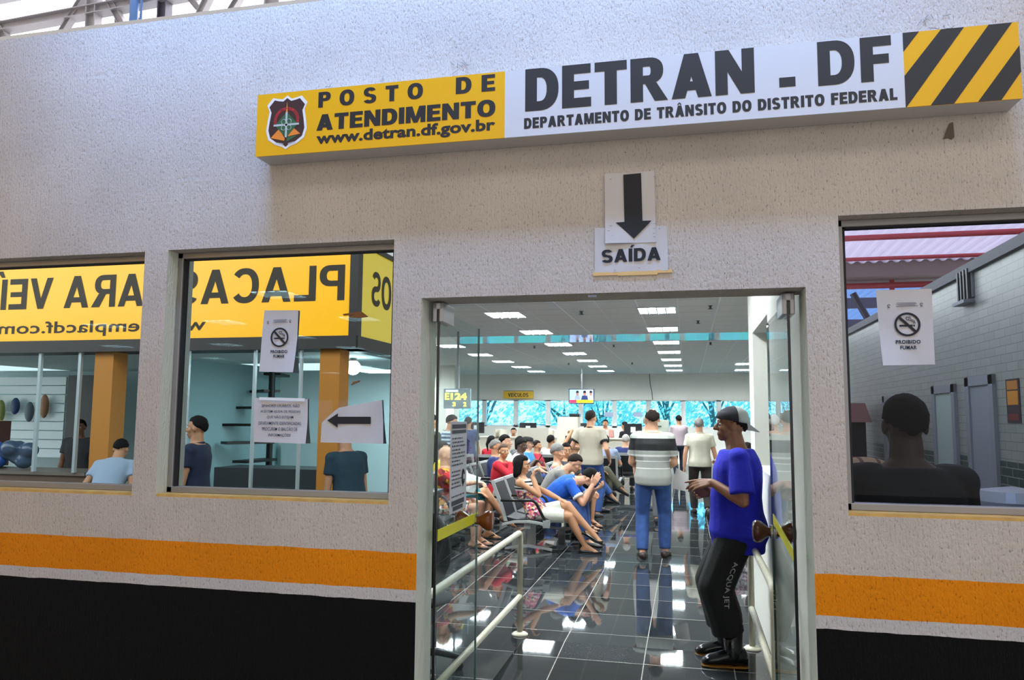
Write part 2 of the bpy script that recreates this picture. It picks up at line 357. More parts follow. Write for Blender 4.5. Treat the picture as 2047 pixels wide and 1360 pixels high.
# ------------------------------------------------------------------ ground, hall floor, ramp
def floor_material():
    m = mat('black_granite_tiles', '2a2d2f', .055); n = m.node_tree.nodes; l = m.node_tree.links; b = n['Principled BSDF']
    b.inputs['Specular IOR Level'].default_value = .38
    t = n.new('ShaderNodeTexCoord')
    mp = n.new('ShaderNodeMapping'); mp.inputs['Location'].default_value = (.315+5.9*10, -2.30+5.9*10, 0); l.new(t.outputs['Object'], mp.inputs[0])
    br = n.new('ShaderNodeTexBrick'); br.offset = 0; br.squash = 1; br.inputs['Scale'].default_value = 1
    br.inputs['Brick Width'].default_value = .59; br.inputs['Row Height'].default_value = .59; br.inputs['Mortar Size'].default_value = .0035; br.inputs['Mortar Smooth'].default_value = 0; br.inputs['Bias'].default_value = 0
    br.inputs['Color1'].default_value = (*lin('26292b'), 1); br.inputs['Color2'].default_value = (*lin('3a3e41'), 1); br.inputs['Mortar'].default_value = (*lin('8b8880'), 1)
    l.new(mp.outputs[0], br.inputs[0])
    sp = n.new('ShaderNodeTexNoise'); sp.inputs['Scale'].default_value = 160; sp.inputs['Detail'].default_value = 2; l.new(t.outputs['Object'], sp.inputs[0])
    mr = n.new('ShaderNodeMapRange'); mr.inputs[1].default_value = .4; mr.inputs[2].default_value = .7; mr.inputs[3].default_value = .6; mr.inputs[4].default_value = 1.9; l.new(sp.outputs[0], mr.inputs[0])
    mx = n.new('ShaderNodeMix'); mx.data_type = 'RGBA'; mx.blend_type = 'MULTIPLY'; mx.inputs[0].default_value = 1; l.new(br.outputs[0], mx.inputs[6]); l.new(mr.outputs[0], mx.inputs[7]); l.new(mx.outputs[2], b.inputs['Base Color'])
    ro = n.new('ShaderNodeMapRange'); ro.inputs[3].default_value = .032; ro.inputs[4].default_value = .5; l.new(br.outputs['Fac'], ro.inputs[0]); l.new(ro.outputs[0], b.inputs['Roughness'])
    return m
GRAN = floor_material()
RX0, RX1, RY, RD = -1.215, .50, 2.62, .13
b = MB()
b.prism([(-17, RY), (.69, RY), (.69, 4.05), (3.5, 24.8), (-17, 24.8)], (0, 0, -.3), X, Y, (0, 0, .3)); b.bb((-17, TH, -.3), (RX0, RY, 0)); b.bb((RX1, TH, -.3), (.69, RY, 0))
struct(b.build('floor_hall', GRAN))
b = MB(); b.prism([(0, -RD), (RY, 0), (RY, -.3), (0, -.3)], (RX0, 0, 0), Y, Z, (RX1-RX0, 0, 0))
struct(b.build('floor_ramp', GRAN))
b = MB(); b.bb((-16, -16, -.35), (9, 0, -RD)); b.bb((.69, TH, -.35), (9, 4.05, -RD)); b.prism([(.69, 4.05), (9, 4.05), (9, 26), (3.8, 26)], (0, 0, -.35), X, Y, (0, 0, .35-RD))
struct(b.build('floor_market', mat('grey_market_paving', '6a6660', .7, noise=.25, nscale=6)))

b = MB(); b.bb((-16, -14, 6.6), (10, -1.3, 6.72)); struct(b.build('roof_light_blocker', mat('blocker_underside', 'c4c2c0', .8)))  # unseen slab added to keep overhead sky light off the facade
# ------------------------------------------------------------------ the hall shell
WHITE = mat('cream_wall_paint', 'e2e1d8', .8)
def ceiling_material():
    m = mat('ceiling_tiles', 'b3b4b2', .75); n = m.node_tree.nodes; l = m.node_tree.links; b = n['Principled BSDF']
    t = n.new('ShaderNodeTexCoord'); s = n.new('ShaderNodeSeparateXYZ'); l.new(t.outputs['Object'], s.inputs[0])
    def line(sock, off, step, wdt):
        a = n.new('ShaderNodeMath'); a.operation = 'ADD'; a.inputs[1].default_value = off; l.new(sock, a.inputs[0])
        f = n.new('ShaderNodeMath'); f.operation = 'PINGPONG'; f.inputs[1].default_value = step/2; l.new(a.outputs[0], f.inputs[0])
        c = n.new('ShaderNodeMath'); c.operation = 'LESS_THAN'; c.inputs[1].default_value = wdt; l.new(f.outputs[0], c.inputs[0]); return c
    lx = line(s.outputs['X'], .645+53.5, 1.07, .011); ly = line(s.outputs['Y'], -7.5+60, .6, .007); lx2 = line(s.outputs['X'], .645+53.5+.535, 1.07, .006)
    m1 = n.new('ShaderNodeMix'); m1.data_type = 'RGBA'; m1.inputs[6].default_value = (*lin('dedfdc'), 1); m1.inputs[7].default_value = (*lin('adaeaa'), 1); l.new(ly.outputs[0], m1.inputs[0])
    m0 = n.new('ShaderNodeMix'); m0.data_type = 'RGBA'; l.new(m1.outputs[2], m0.inputs[6]); m0.inputs[7].default_value = (*lin('e9eeee'), 1); l.new(lx2.outputs[0], m0.inputs[0])
    m2 = n.new('ShaderNodeMix'); m2.data_type = 'RGBA'; l.new(m0.outputs[2], m2.inputs[6]); m2.inputs[7].default_value = (*lin('fafdfd'), 1); l.new(lx.outputs[0], m2.inputs[0])
    l.new(m2.outputs[2], b.inputs['Base Color'])
    return m
CEIL = ceiling_material()
rx = lambda y: .69 if y < 4.05 else .69+(y-4.05)*.137
b = MB(); b.prism([(-17, TH), (.69, TH), (.69, 4.05), (rx(10.95), 10.95), (-17, 10.95)], (0, 0, 3.15), X, Y, (0, 0, .1)); b.prism([(-17, 12.35), (rx(12.35), 12.35), (rx(24.8), 24.8), (-17, 24.8)], (0, 0, 3.15), X, Y, (0, 0, .1))
struct(b.build('ceiling', CEIL))
CEILG = mat('gloss_ceiling_panels', 'd2d5d5', .04, spec=.9)
b = MB(); b.prism([(-17, 10.95), (rx(10.95), 10.95), (rx(12.35), 12.35), (-17, 12.35)], (0, 0, 3.15), X, Y, (0, 0, .1)); struct(b.build('ceiling_gloss_band', CEILG))
FY = 24.3
b = MB(); b.bb((-17, FY, 0), (3.4, FY+.2, 1.23)); b.bb((-17, FY, 2.22), (3.4, FY+.2, 3.15)); struct(b.build('wall_back', WHITE))
b = MB(); b.bb((-17, TH, 0), (-16.8, FY, 3.15)); struct(b.build('wall_left', WHITE))
# partition beside the door, with a recessed internal window, then the long right wall running slightly outward
PX = .545
b = MB(); b.bb((PX, TH, 0), (PX+.05, 2.39, 3.15)); b.bb((PX, 3.62, 0), (PX+.15, 4.05, 3.15)); b.bb((PX, 2.39, 0), (PX+.15, 3.62, 1.25)); b.bb((PX, 2.39, 2.36), (PX+.15, 3.62, 3.15)); b.bb((PX+.12, 2.39, 1.25), (PX+.15, 3.62, 2.36))
struct(b.build('wall_partition', mat('white_partition_paint', 'dcdcd2', .75, bump=.15, bscale=120)))
b = MB(); b.prism([(PX+.15, 4.05), (3.35, 24.5), (3.55, 24.5), (PX+.35, 4.05)], (0, 0, 0), X, Y, (0, 0, 3.15)); struct(b.build('wall_right', WHITE))
# far strip of windows
FG = glass('cyan_film_glass', tint=(.34, .74, 1.0), refl_ior=1.3)
MULM = mat('white_mullion', 'd9dad6', .6)
for i in range(14):
    x1 = 1.05+1.2*1-1.2*i; x0 = x1-1.2
    f = MB(); f.bb((x0, FY+.03, 1.23), (x0+.085, FY+.13, 2.22)); f.bb((x1-.085, FY+.03, 1.23), (x1, FY+.13, 2.22)); f.bb((x0, FY+.03, 1.23), (x1, FY+.13, 1.29)); f.bb((x0, FY+.03, 2.18), (x1, FY+.13, 2.22))
    fr = struct(f.build('window_%d' % (i+4), MULM)); p = MB(); p.bb((x0+.08, FY+.07, 1.28), (x1-.08, FY+.08, 2.19)); p.build('glazing', FG, fr)
    if i % 3 == 0 or i in (4, 8):
        s = MB(); s.bb((x0+.08, FY+.05, 1.30), (x1-.08, FY+.065, 1.33)); s.build('latch_bar', mat('blue_rail', '2c6f9e', .5), fr)
b = MB(); b.bb((2.25, FY, 1.23), (3.4, FY+.2, 2.22)); struct(b.build('wall_back_end', WHITE))
# ceiling lights
LAMP = mat('lamp_diffuser', 'f2fbff', .5, emit=120.0); LFR = mat('lamp_frame_white', 'dfe4e4', .4)
def make_lamp(warm=False):
    t = thing('ceiling_light', 'square fluorescent ceiling light with four bright louvre cells', 'ceiling light', (0, 0, 3.15), 0, 'square ceiling lights of the hall')
    f = MB()
    for a_, b_ in (((-.27, -.31, -.012), (.27, -.285, 0)), ((-.27, .285, -.012), (.27, .31, 0)), ((-.27, -.31, -.012), (-.25, .31, 0)), ((.25, -.31, -.012), (.27, .31, 0))): f.bb(a_, b_)
    f.build('frame', LFR, t)
    d = MB(); d.bb((-.25, -.285, -.004), (.25, .285, -.001)); d.build('diffuser', LAMP, t)
    l_ = MB()
    for k in (-.125, 0, .125): l_.bb((k-.008, -.285, -.028), (k+.008, .285, -.005))
    for k in (-.19, -.095, 0, .095, .19): l_.bb((-.25, k-.004, -.024), (.25, k+.004, -.006))
    l_.build('louvre', mat('louvre_metal', 'aeb9be', .3, .5), t)
    return t
lamp = make_lamp(); first = True
lamp_spots = [(-.4, 7.8+2.4*k, 'row above the aisle') for k in range(7)]+[(-.4, 5.4, 'row above the aisle'), (-.4, 3.0, 'row above the aisle')]
lamp_spots += [(-2.63, 7.9+2.4*k, 'second row') for k in range(7)]+[(-2.63, 5.5, 'second row'), (-2.63, 3.1, 'second row')]
lamp_spots += [(-5.0, 12.75+2.4*k, 'third row') for k in range(5)]+[(-5.0, 10.35, 'third row'), (-5.0, 7.95, 'third row'), (-5, 5.5, 'third row')]
lamp_spots += [(-9.8, 4.5+3.6*k, 'row far to the left') for k in range(6)]+[(-12.6, 4.5+3.6*k, 'row beyond the left edge') for k in range(6)]
lamp_spots += [(-7.4, 20.0-2.4*k, 'fourth row') for k in range(6)]+[(1.6, 19.3, 'row by the right wall'), (1.75, 22.2, 'row by the right wall')]
for x, y, wch in lamp_spots:
    o = lamp if first else copy_tree(lamp); first = False
    o.location = (x, y, 3.15)
    near = ('in the %s of ceiling lights' % wch) if 'row by' not in wch else 'close to the right wall'
    o['label'] = 'square louvred ceiling light '+near
    o['group'] = 'ceiling lights, '+wch
# sprinkler heads
sp0 = None
for x, y in ((-1.47, 7.74), (-3.22, 13.06), (.32, 7.47), (.18, 9.11), (.47, 12.77), (-1.5, 13.0), (-1.5, 18.5), (-3.3, 18.5)):
    if sp0 is None:
        sp0 = MB().cyl((0, 0, 0), (0, 0, -.045), .016).cyl((0, 0, -.045), (0, 0, -.05), .035).cyl((0, 0, -.002), (0, 0, -.008), .03).build('sprinkler', mat('dark_sprinkler', '4a4a48', .5)); o = sp0
        tag(o, 'small dark sprinkler head hanging from the tiled hall ceiling', 'sprinkler', 'sprinkler heads on the ceiling')
    else: o = sp0.copy(); COL.objects.link(o)
    o.location = (x, y, 3.15)
for o, lb in zip([x for x in COL.objects if x.name.startswith('sprinkler')], ('dark sprinkler head on the ceiling nearest the door, left of the aisle lights', 'dark sprinkler head between the second and third rows of ceiling lights', 'dark sprinkler head nearest the door, right of the aisle lights', 'dark sprinkler head right of the aisle lights, second from the door', 'dark sprinkler head right of the aisle lights, third from the door', 'dark sprinkler head in mid hall between the aisle row and second row of lights', 'far dark sprinkler head between the aisle row and second row of lights', 'far dark sprinkler head left of the second row of lights')): o['label'] = lb

# ------------------------------------------------------------------ outside the far windows
LEAF = mat('leaf_green', 'd3dccb', .7); _n = LEAF.node_tree.nodes; _t = _n.new('ShaderNodeBsdfTranslucent'); _t.inputs[0].default_value = (*lin('e0e8da'), 1); _m = _n.new('ShaderNodeMixShader'); _m.inputs[0].default_value = .6
LEAF.node_tree.links.new(_n['Principled BSDF'].outputs[0], _m.inputs[1]); LEAF.node_tree.links.new(_t.outputs[0], _m.inputs[2]); LEAF.node_tree.links.new(_m.outputs[0], _n['Material Output'].inputs[0])
GRASS = mat('lawn_green', '7fae6a', .9)
b = MB(); b.bb((-40, 25, -.35), (20, 60, -.1)); struct(b.build('ground_garden', GRASS))
def tree(x, y, h, rad, seed, label):
    rnd = random.Random(seed); t = thing('tree', label, 'tree', (x, y, -.1), 0, 'trees outside the far windows')
    tk = MB(); tk.tube([(0, 0, 0), (.05, 0, h*.3), (-.05, .05, h*.6)], [.13, .10, .06], 8)
    for k in range(7):
        a = rnd.uniform(0, 2*PI); tk.tube([(0, 0, h*rnd.uniform(.25, .5)), (math.cos(a)*rad*.4, math.sin(a)*rad*.4, h*.6), (math.cos(a)*rad*.8, math.sin(a)*rad*.8, h*rnd.uniform(.65, .9))], [.05, .035, .012], 6)
    tk.build('trunk', mat('tree_bark', '8d8880', .9), t)
    f = MB()
    for k in range(1500):
        d = Vector((rnd.gauss(0, 1), rnd.gauss(0, 1), rnd.gauss(0, 1))).normalized()*rnd.uniform(.35, 1)**.5
        p = Vector((d.x*rad, d.y*rad, h*.58+d.z*h*.46)); s = rnd.uniform(.06, .14)
        q = Vector((rnd.gauss(0, 1), rnd.gauss(0, 1), rnd.gauss(0, 1))).normalized(); u = q.orthogonal().normalized(); v = q.cross(u)
        f.add([p-u*s, p+v*s*.45, p+u*s, p-v*s*.45], [(0, 1, 2, 3)])
    f.build('foliage', LEAF, t)
for i, (x, y, h, r_, lb) in enumerate(((-12.5, 31, 4.2, 2.2, 'leafy tree outside the far windows at the left end'), (-8.6, 29, 4.6, 2.3, 'leafy tree outside behind the yellow ticket display'), (-5.7, 33, 3.4, 1.9, 'lower leafy tree outside below the yellow hanging sign'), (-3.4, 28.4, 3.0, 1.5, 'small leafy tree outside left of the television'), (-.9, 32, 4.8, 1.6, 'leafy tree outside behind the standing men'), (.95, 28.3, 4.6, 1.55, 'dense leafy tree outside the windows right of the aisle'), (3.1, 31.8, 5.2, 1.7, 'leafy tree outside the last window by the right wall'))):
    tree(x, y, h, r_, i+3, lb)

# ------------------------------------------------------------------ roof steelwork beyond the wall top
STEEL = mat('grey_painted_steel', 'a9a5a8', .5, .3); BLUEP = mat('blue_pipe', '5f86c4', .4)
def beam(name, a, b_, hgt, dep, label, m=STEEL, lip=True):
    a = Vector(a); b_ = Vector(b_); mb = MB(); d = (b_-a).normalized(); n_ = Vector((0, 1, 0)); u = d.cross(n_).normalized()
    def bar(off, hh, dd):
        c = [a+u*(off-hh/2), a+u*(off+hh/2), b_+u*(off+hh/2), b_+u*(off-hh/2)]; mb.add([p-n_*dd/2 for p in c]+[p+n_*dd/2 for p in c], [(0, 1, 2, 3), (7, 6, 5, 4), (0, 4, 5, 1), (1, 5, 6, 2), (2, 6, 7, 3), (3, 7, 4, 0)])
    bar(0, hgt, dep*.25)
    if lip: bar(hgt/2, hgt*.12, dep); bar(-hgt/2, hgt*.12, dep)
    return tag(mb.build(name, m), label, 'roof beam')
TY = 3.0
roof = thing('roof_truss', 'grey steel roof truss with post and diagonals above the stucco wall', 'roof truss', (0, 0, 0))
def tr(name, a, b_, h, d, m=STEEL): o = beam(name, a, b_, h, d, None, m); del o['category']; o.parent = roof
tr('bottom_chord', (-9.2, TY, 5.44), (-2.0, TY, 5.80), .085, .12); tr('top_chord', (-9.2, TY, 5.83), (-2, TY, 6.19), .12, .16)
tr('post', (-5.68, TY, 5.2), (-5.70, TY, 6.0), .10, .1); tr('post', (-5.585, TY+.25, 5.2), (-5.585, TY+.25, 6.0), .07, .1)
tr('diagonal', (-6.20, TY, 5.2), (-5.80, TY, 5.80), .05, .07); tr('diagonal', (-5.20, TY, 5.2), (-5.56, TY, 5.80), .06, .07); tr('diagonal', (-6.55, TY, 5.2), (-6.95, TY, 5.75), .07, .08); tr('diagonal', (-5.15, TY+.2, 5.3), (-5.5, TY+.2, 5.85), .05, .07)
tr('diagonal', (-4.55, TY, 5.3), (-4.25, TY, 5.9), .06, .07); tr('diagonal', (-4.35, TY+.1, 5.3), (-3.95, TY+.1, 5.9), .05, .07)
tr('post', (-4.88, TY, 5.2), (-4.88, TY, 6.1), .085, .1, mat('dark_steel', '55525e', .5, .3)); tr('diagonal', (-4.8, TY, 5.85), (-4.5, TY, 5.5), .05, .07)
tr('post', (-3.7, TY, 5.2), (-3.7, TY, 6.2), .14, .12)
tr('hanger', (-6.0, TY, 5.3), (-6.0, TY, 5.62), .016, .02)
p = MB().cyl((-5.14, 2.9, 4.9), (-5.14, 2.9, 6.3), .04).cyl((-5.06, 2.9, 4.9), (-5.06, 2.9, 6.3), .012).build('drain_pipe', BLUEP, smooth=True); tag(p, 'blue vertical pipe among the roof steelwork above the wall', 'pipe')
p = MB().tube([(-9.2, 3.4, 6.18), (-2, 3.4, 6.5)], .10, 16).build('roof_duct', mat('pale_duct', 'd8cfd0', .4), smooth=True); tag(p, 'pale round duct running under the roof at the upper left corner', 'duct')
# concrete frame that carries the truss on the hall roof
b = MB(); b.bb((-9.5, 2.6, 3.3), (-1.5, 3.8, 5.22)); struct(b.build('roof_upstand', mat('roof_concrete', 'b9b6b2', .9)))
# ------------------------------------------------------------------ the long sign over the door
YEL = mat('sign_yellow', 'ebae04', .35); INK = mat('sign_black', '201f20', .45); SWH = mat('sign_white', 'd0d0d4', .35); SBX = mat('sign_box_grey', 'c6c3be', .5)
sgn = thing('fascia_sign', 'long yellow and white sign box over the doorway reading POSTO DE ATENDIMENTO, with striped end', 'sign', (0, 0, 2.795))
SY = -.12
def SP(x, z): return Vector((x, SY, z-2.795))
b = MB(); b.bb((-1.872, SY+.004, 0), (1.188, 0, .29)); b.build('box', SBX, sgn, bevel=.004)
def face(name, x0, x1, m):
    return MB().bb((x0, SY, .001), (x1, SY+.006, .289)).build(name, m, sgn)
face('yellow_panel', -1.8735, -.724, YEL); face('white_panel', -.724, .804, SWH); hz = face('hazard_panel', .804, 1.189, YEL)
st = MB()
def stripe(pts): st.prism([(x, z-2.795) for x, z in pts], (0, SY-.0008, 0), X, Z, (0, .0016, 0))
zt, zb = 3.084, 2.796
stripe([(.804, zt), (.861, zt), (.804, 3.010)])
stripe([(.935, zt), (1.012, zt), (.807, zb), (.804, zb), (.804, 2.916)])
stripe([(1.093, zt), (1.170, zt), (.966, zb), (.888, zb)])
stripe([(1.189, 2.996), (1.189, 2.896), (1.121, zb), (1.045, zb)])
st.build('hazard_stripes', INK, hz)
tx = MB(); sy = SY-.0009
def T(body, x0, z0, x1, z1, **k): lettering(tx, body, (x0, sy, z0-2.795), X, Z, x1-x0, z1-z0, **k)
def B(body, x0, z0, x1, z1, **k): block(tx, body, (x0, sy, z0-2.795), X, Z, x1-x0, z1-z0, **k)
B('POSTO', -1.573, 2.998, -1.085, 3.069, space=.55, ws=.29, hs=.22); B('DE', -.938, 3.003, -.766, 3.076, space=.52, ws=.29, hs=.22)
B('ATENDIMENTO', -1.578, 2.893, -.764, 2.966, space=.075, ws=.29, hs=.23); T('www.detran.df.gov.br', -1.577, 2.817, -.764, 2.884, off=.038, space=1.02)
B('DETRAN', -.637, 2.901, .272, 3.083, space=.085, ws=.29, hs=.22); B('DF', .503, 2.905, .763, 3.080, space=.13, ws=.28, hs=.22); B('-', .352, 2.860, .425, 3.035)
B('DEPARTAMENTO DE TRÂNSITO DO DISTRITO FEDERAL', -.641, 2.827, .777, 2.873, space=.10, ws=.31, hs=.235)
tx.build('lettering', INK, sgn)
# shield emblem
em = thing('emblem', None, None); em.parent = sgn
half = [(0, .124), (.022, .108), (.048, .112), (.070, .118), (.099, .085), (.086, .055), (.094, .01), (.100, -.035), (.088, -.075), (.050, -.102), (.018, -.112), (0, -.125)]
shield = half+[(-x, z) for x, z in half[-2:0:-1]]
ex, ez = -1.7245, 2.944-2.795
def plate(name, poly, m, lift, parent=em): return MB().prism(poly, (ex, SY-lift, ez), X, Z, (0, .0008, 0)).build(name, m, parent)
plate('shield_border', shield, mat('emblem_white', 'e6e4e2', .4), .0012)
plate('shield_field', [(x*.88, z*.9) for x, z in shield], mat('emblem_brown', '3a1f1b', .5), .0018)
arc = [(.062*math.cos(t), .008+.062*math.sin(t)) for t in np.linspace(R(-12), R(192), 18)]+[(.049*math.cos(t), .008+.049*math.sin(t)) for t in np.linspace(R(192), R(-12), 18)]
plate('red_ribbon', arc, mat('emblem_red', 'b3262b', .5), .0024)
plate('orange_wing', [(-.075, -.068), (-.035, -.028), (-.005, -.075), (-.008, -.085)], mat('emblem_orange', 'e8862a', .5), .0024); plate('orange_wing', [(.07, -.058), (.035, -.028), (.004, -.06), (.012, -.066)], mat('emblem_orange'), .0024)
plate('green_wing', [(.004, -.068), (.058, -.064), (.004, -.09)], mat('emblem_green', '2f5f3c', .5), .0024)
plate('orange_spike', [(-.006, .03), (.0, .095), (.006, .03)], mat('emblem_orange'), .0026)
plate('diamond', [(0, .048), (.056, -.012), (0, -.072), (-.056, -.012)], mat('emblem_green'), .0030)
c = MB(); w_ = .0045
for pl in ([(-w_, .046), (w_, .046), (w_, -.07), (-w_, -.07)], [(-.062, -.012-w_), (.062, -.012-w_), (.062, -.012+w_), (-.062, -.012+w_)]): c.prism(pl, (ex, SY-.0036, ez), X, Z, (0, .0006, 0))
for qx, qz in ((-.013, .002), (.013, .002), (-.013, -.026), (.013, -.026)): c.tube([(ex+qx+.011*math.cos(t), SY-.0034, ez+qz+.011*math.sin(t)) for t in np.linspace(0, 2*PI, 14)[:-1]], .0013, 4, closed=True)
c.build('silver_cross', mat('emblem_silver', 'b9c0be', .4), em)
l_ = MB(); lettering(l_, 'DISTRITO', (ex-.052, SY-.0028, ez-.098), Vector((.98, 0, -.2)), Z, .042, .009, off=.02); lettering(l_, 'FEDERAL', (ex+.012, SY-.0028, ez-.106), Vector((.98, 0, .2)), Z, .040, .009, off=.02); l_.build('emblem_lettering', SWH, em)
l_ = MB()
word = 'DETRAN DISTRITO FEDERAL'
for i, ch in enumerate(word):
    if ch == ' ': continue
    t = R(184)-(R(188))*i/(len(word)-1); ra = .0515
    u = Vector((math.sin(t), 0, -math.cos(t))); v = Vector((math.cos(t), 0, math.sin(t)))
    lettering(l_, ch, Vector((ex+ra*math.cos(t), SY-.0032, .008+ez+ra*math.sin(t)))-u*.003, u, v, .005, .008, off=.02)
l_.build('ribbon_lettering', mat('emblem_dark_red', '5f1416', .6), em)
# cobweb dirt and a dead moth by the sign
cw = MB(); rnd = random.Random(5)
for x0, z0, n_ in ((-1.6, 3.12, 6), (-1.30, 3.12, 7), (-.95, 3.16, 8), (1.0, 3.12, 10), (.93, 3.17, 8)):
    for k in range(n_):
        a = Vector((x0+rnd.uniform(-.05, .05), -.004, z0+rnd.uniform(-.02, .03))); cw.tube([a, a+Vector((rnd.uniform(-.03, .03), 0, rnd.uniform(-.02, .03)))], .0008, 4)
tag(cw.build('cobweb', mat('dusty_web', '6f6a63', .9)), 'dusty grey cobweb threads along the top of the long sign', 'cobweb', kind='stuff')
b = MB(); b.prism([(0, 0), (.012, .004), (.014, -.055), (.004, -.064), (-.008, -.056), (-.024, -.06), (-.014, -.03)], (.985, -.004, 2.765), X, Z, (0, .003, 0)); tag(b.build('dead_leaf', mat('brown_leaf', '6a5a50', .9)), 'brown dead leaf stuck to the wall under the striped sign end', 'leaf')

# ------------------------------------------------------------------ paper notices
PAPER = mat('white_paper', 'c6c1c0', .8, noise=.06, nscale=9); PINK = mat('print_black', '17161a', .7); TAPE = mat('paper_tape', 'dcb678', .8); SHNY = mat('clear_tape', 'e4e6e6', .15)
def sheet(name, label, pts, y, curl=0.0, curl_corner=None, cat='notice', nx=14, nz=14, sag=None):
    """paper from its four corners tl,tr,br,bl (x,z) standing off the surface at y, one corner curling towards the viewer"""
    tl, tr_, br_, bl = [Vector((p[0], 0, p[1])) for p in pts]; vs = []; fs = []
    c0 = Vector((sum(p[0] for p in pts)/4, 0, sum(p[1] for p in pts)/4))
    for j in range(nz+1):
        for i in range(nx+1):
            s = i/nx; t = j/nz; p = (tl*(1-s)+tr_*s)*(1-t)+(bl*(1-s)+br_*s)*t
            d = 0
            if curl_corner == 'br': d = max(0, s*.7+t*.9-1.05)**1.5*curl
            if curl_corner == 'bl': d = max(0, (1-s)*.7+t*.9-1.05)**1.5*curl
            if curl_corner == 'r': d = max(0, s-.55)**1.5*curl*t
            vs.append((p.x-c0.x, -d-.001-.0012*math.sin(9*s+5*t), p.z-c0.z))
    for j in range(nz):
        for i in range(nx): a = j*(nx+1)+i; fs.append((a, a+nx+1, a+nx+2, a+1))
    o = MB().add(vs, fs).build(name, PAPER, loc=(c0.x, y, c0.z)); s = o.modifiers.new('thick', 'SOLIDIFY'); s.thickness = .0008; s.offset = 0
    return tag(o, label, cat)
def on(o, name, mb, m): mb.build(name, m, o)
def local(o, x, z, d=.0045): return Vector((x-o.location.x, -d, z-o.location.z))
def poly(mb, o, pts, d=.0045): mb.prism([(x-o.location.x, z-o.location.z) for x, z in pts], (0, -d, 0), X, Z, (0, .0006, 0))
# SAÍDA pair on the wall
o2 = sheet('exit_notice', 'white paper reading SAÍDA in black, stuck below the arrow sheet over the door', [(-.364, 2.424), (-.070, 2.420), (-.068, 2.236), (-.365, 2.236)], -.004)
m_ = MB(); block(m_, 'SAÍDA', local(o2, -.336, 2.276), Vector((1, 0, .015)), Z, .239, .054, space=.10); on(o2, 'lettering', m_, PINK)
m_ = MB(); rnd = random.Random(3)
for k in range(5): x = rnd.uniform(-.35, -.08); z = rnd.choice((2.25, 2.245, 2.262, 2.41)); a = local(o2, x, z); m_.tube([a, a+Vector((.008, 0, rnd.uniform(-.003, .003)))], .0006, 4)
on(o2, 'staples', m_, mat('staple_metal', '77757a', .4, .7))
o1 = sheet('arrow_notice', 'white paper with a thick black arrow pointing down, above the word SAÍDA', [(-.322, 2.652), (-.119, 2.650), (-.114, 2.353), (-.320, 2.356)], -.0075, .02, 'bl')
m_ = MB(); poly(m_, o1, [(-.244, 2.642), (-.172, 2.644), (-.168, 2.444), (-.132, 2.443), (-.203, 2.372), (-.276, 2.442), (-.241, 2.443)]); on(o1, 'printed_arrow', m_, PINK)
m_ = MB()
for k in range(11):
    x = rnd.choice((-.305, -.298, -.14, -.128))+rnd.uniform(-.006, .006); z = rnd.choice((2.635, 2.625, 2.43, 2.41, 2.39, 2.375)); a = local(o1, x, z); m_.tube([a, a+Vector((.009, 0, rnd.uniform(-.003, .003)))], .0006, 4)
on(o1, 'staples', m_, mat('staple_metal'))
b = MB(); b.bb((-.371, -.006, 2.224), (-.270, 0, 2.238)); b.bb((-.270, -.0065, 2.221), (-.110, 0, 2.237)); b.bb((-.115, -.006, 2.227), (-.052, 0, 2.240)); tag(b.build('masking_tape', TAPE), 'strips of tan masking tape along the bottom of the SAÍDA paper', 'tape')
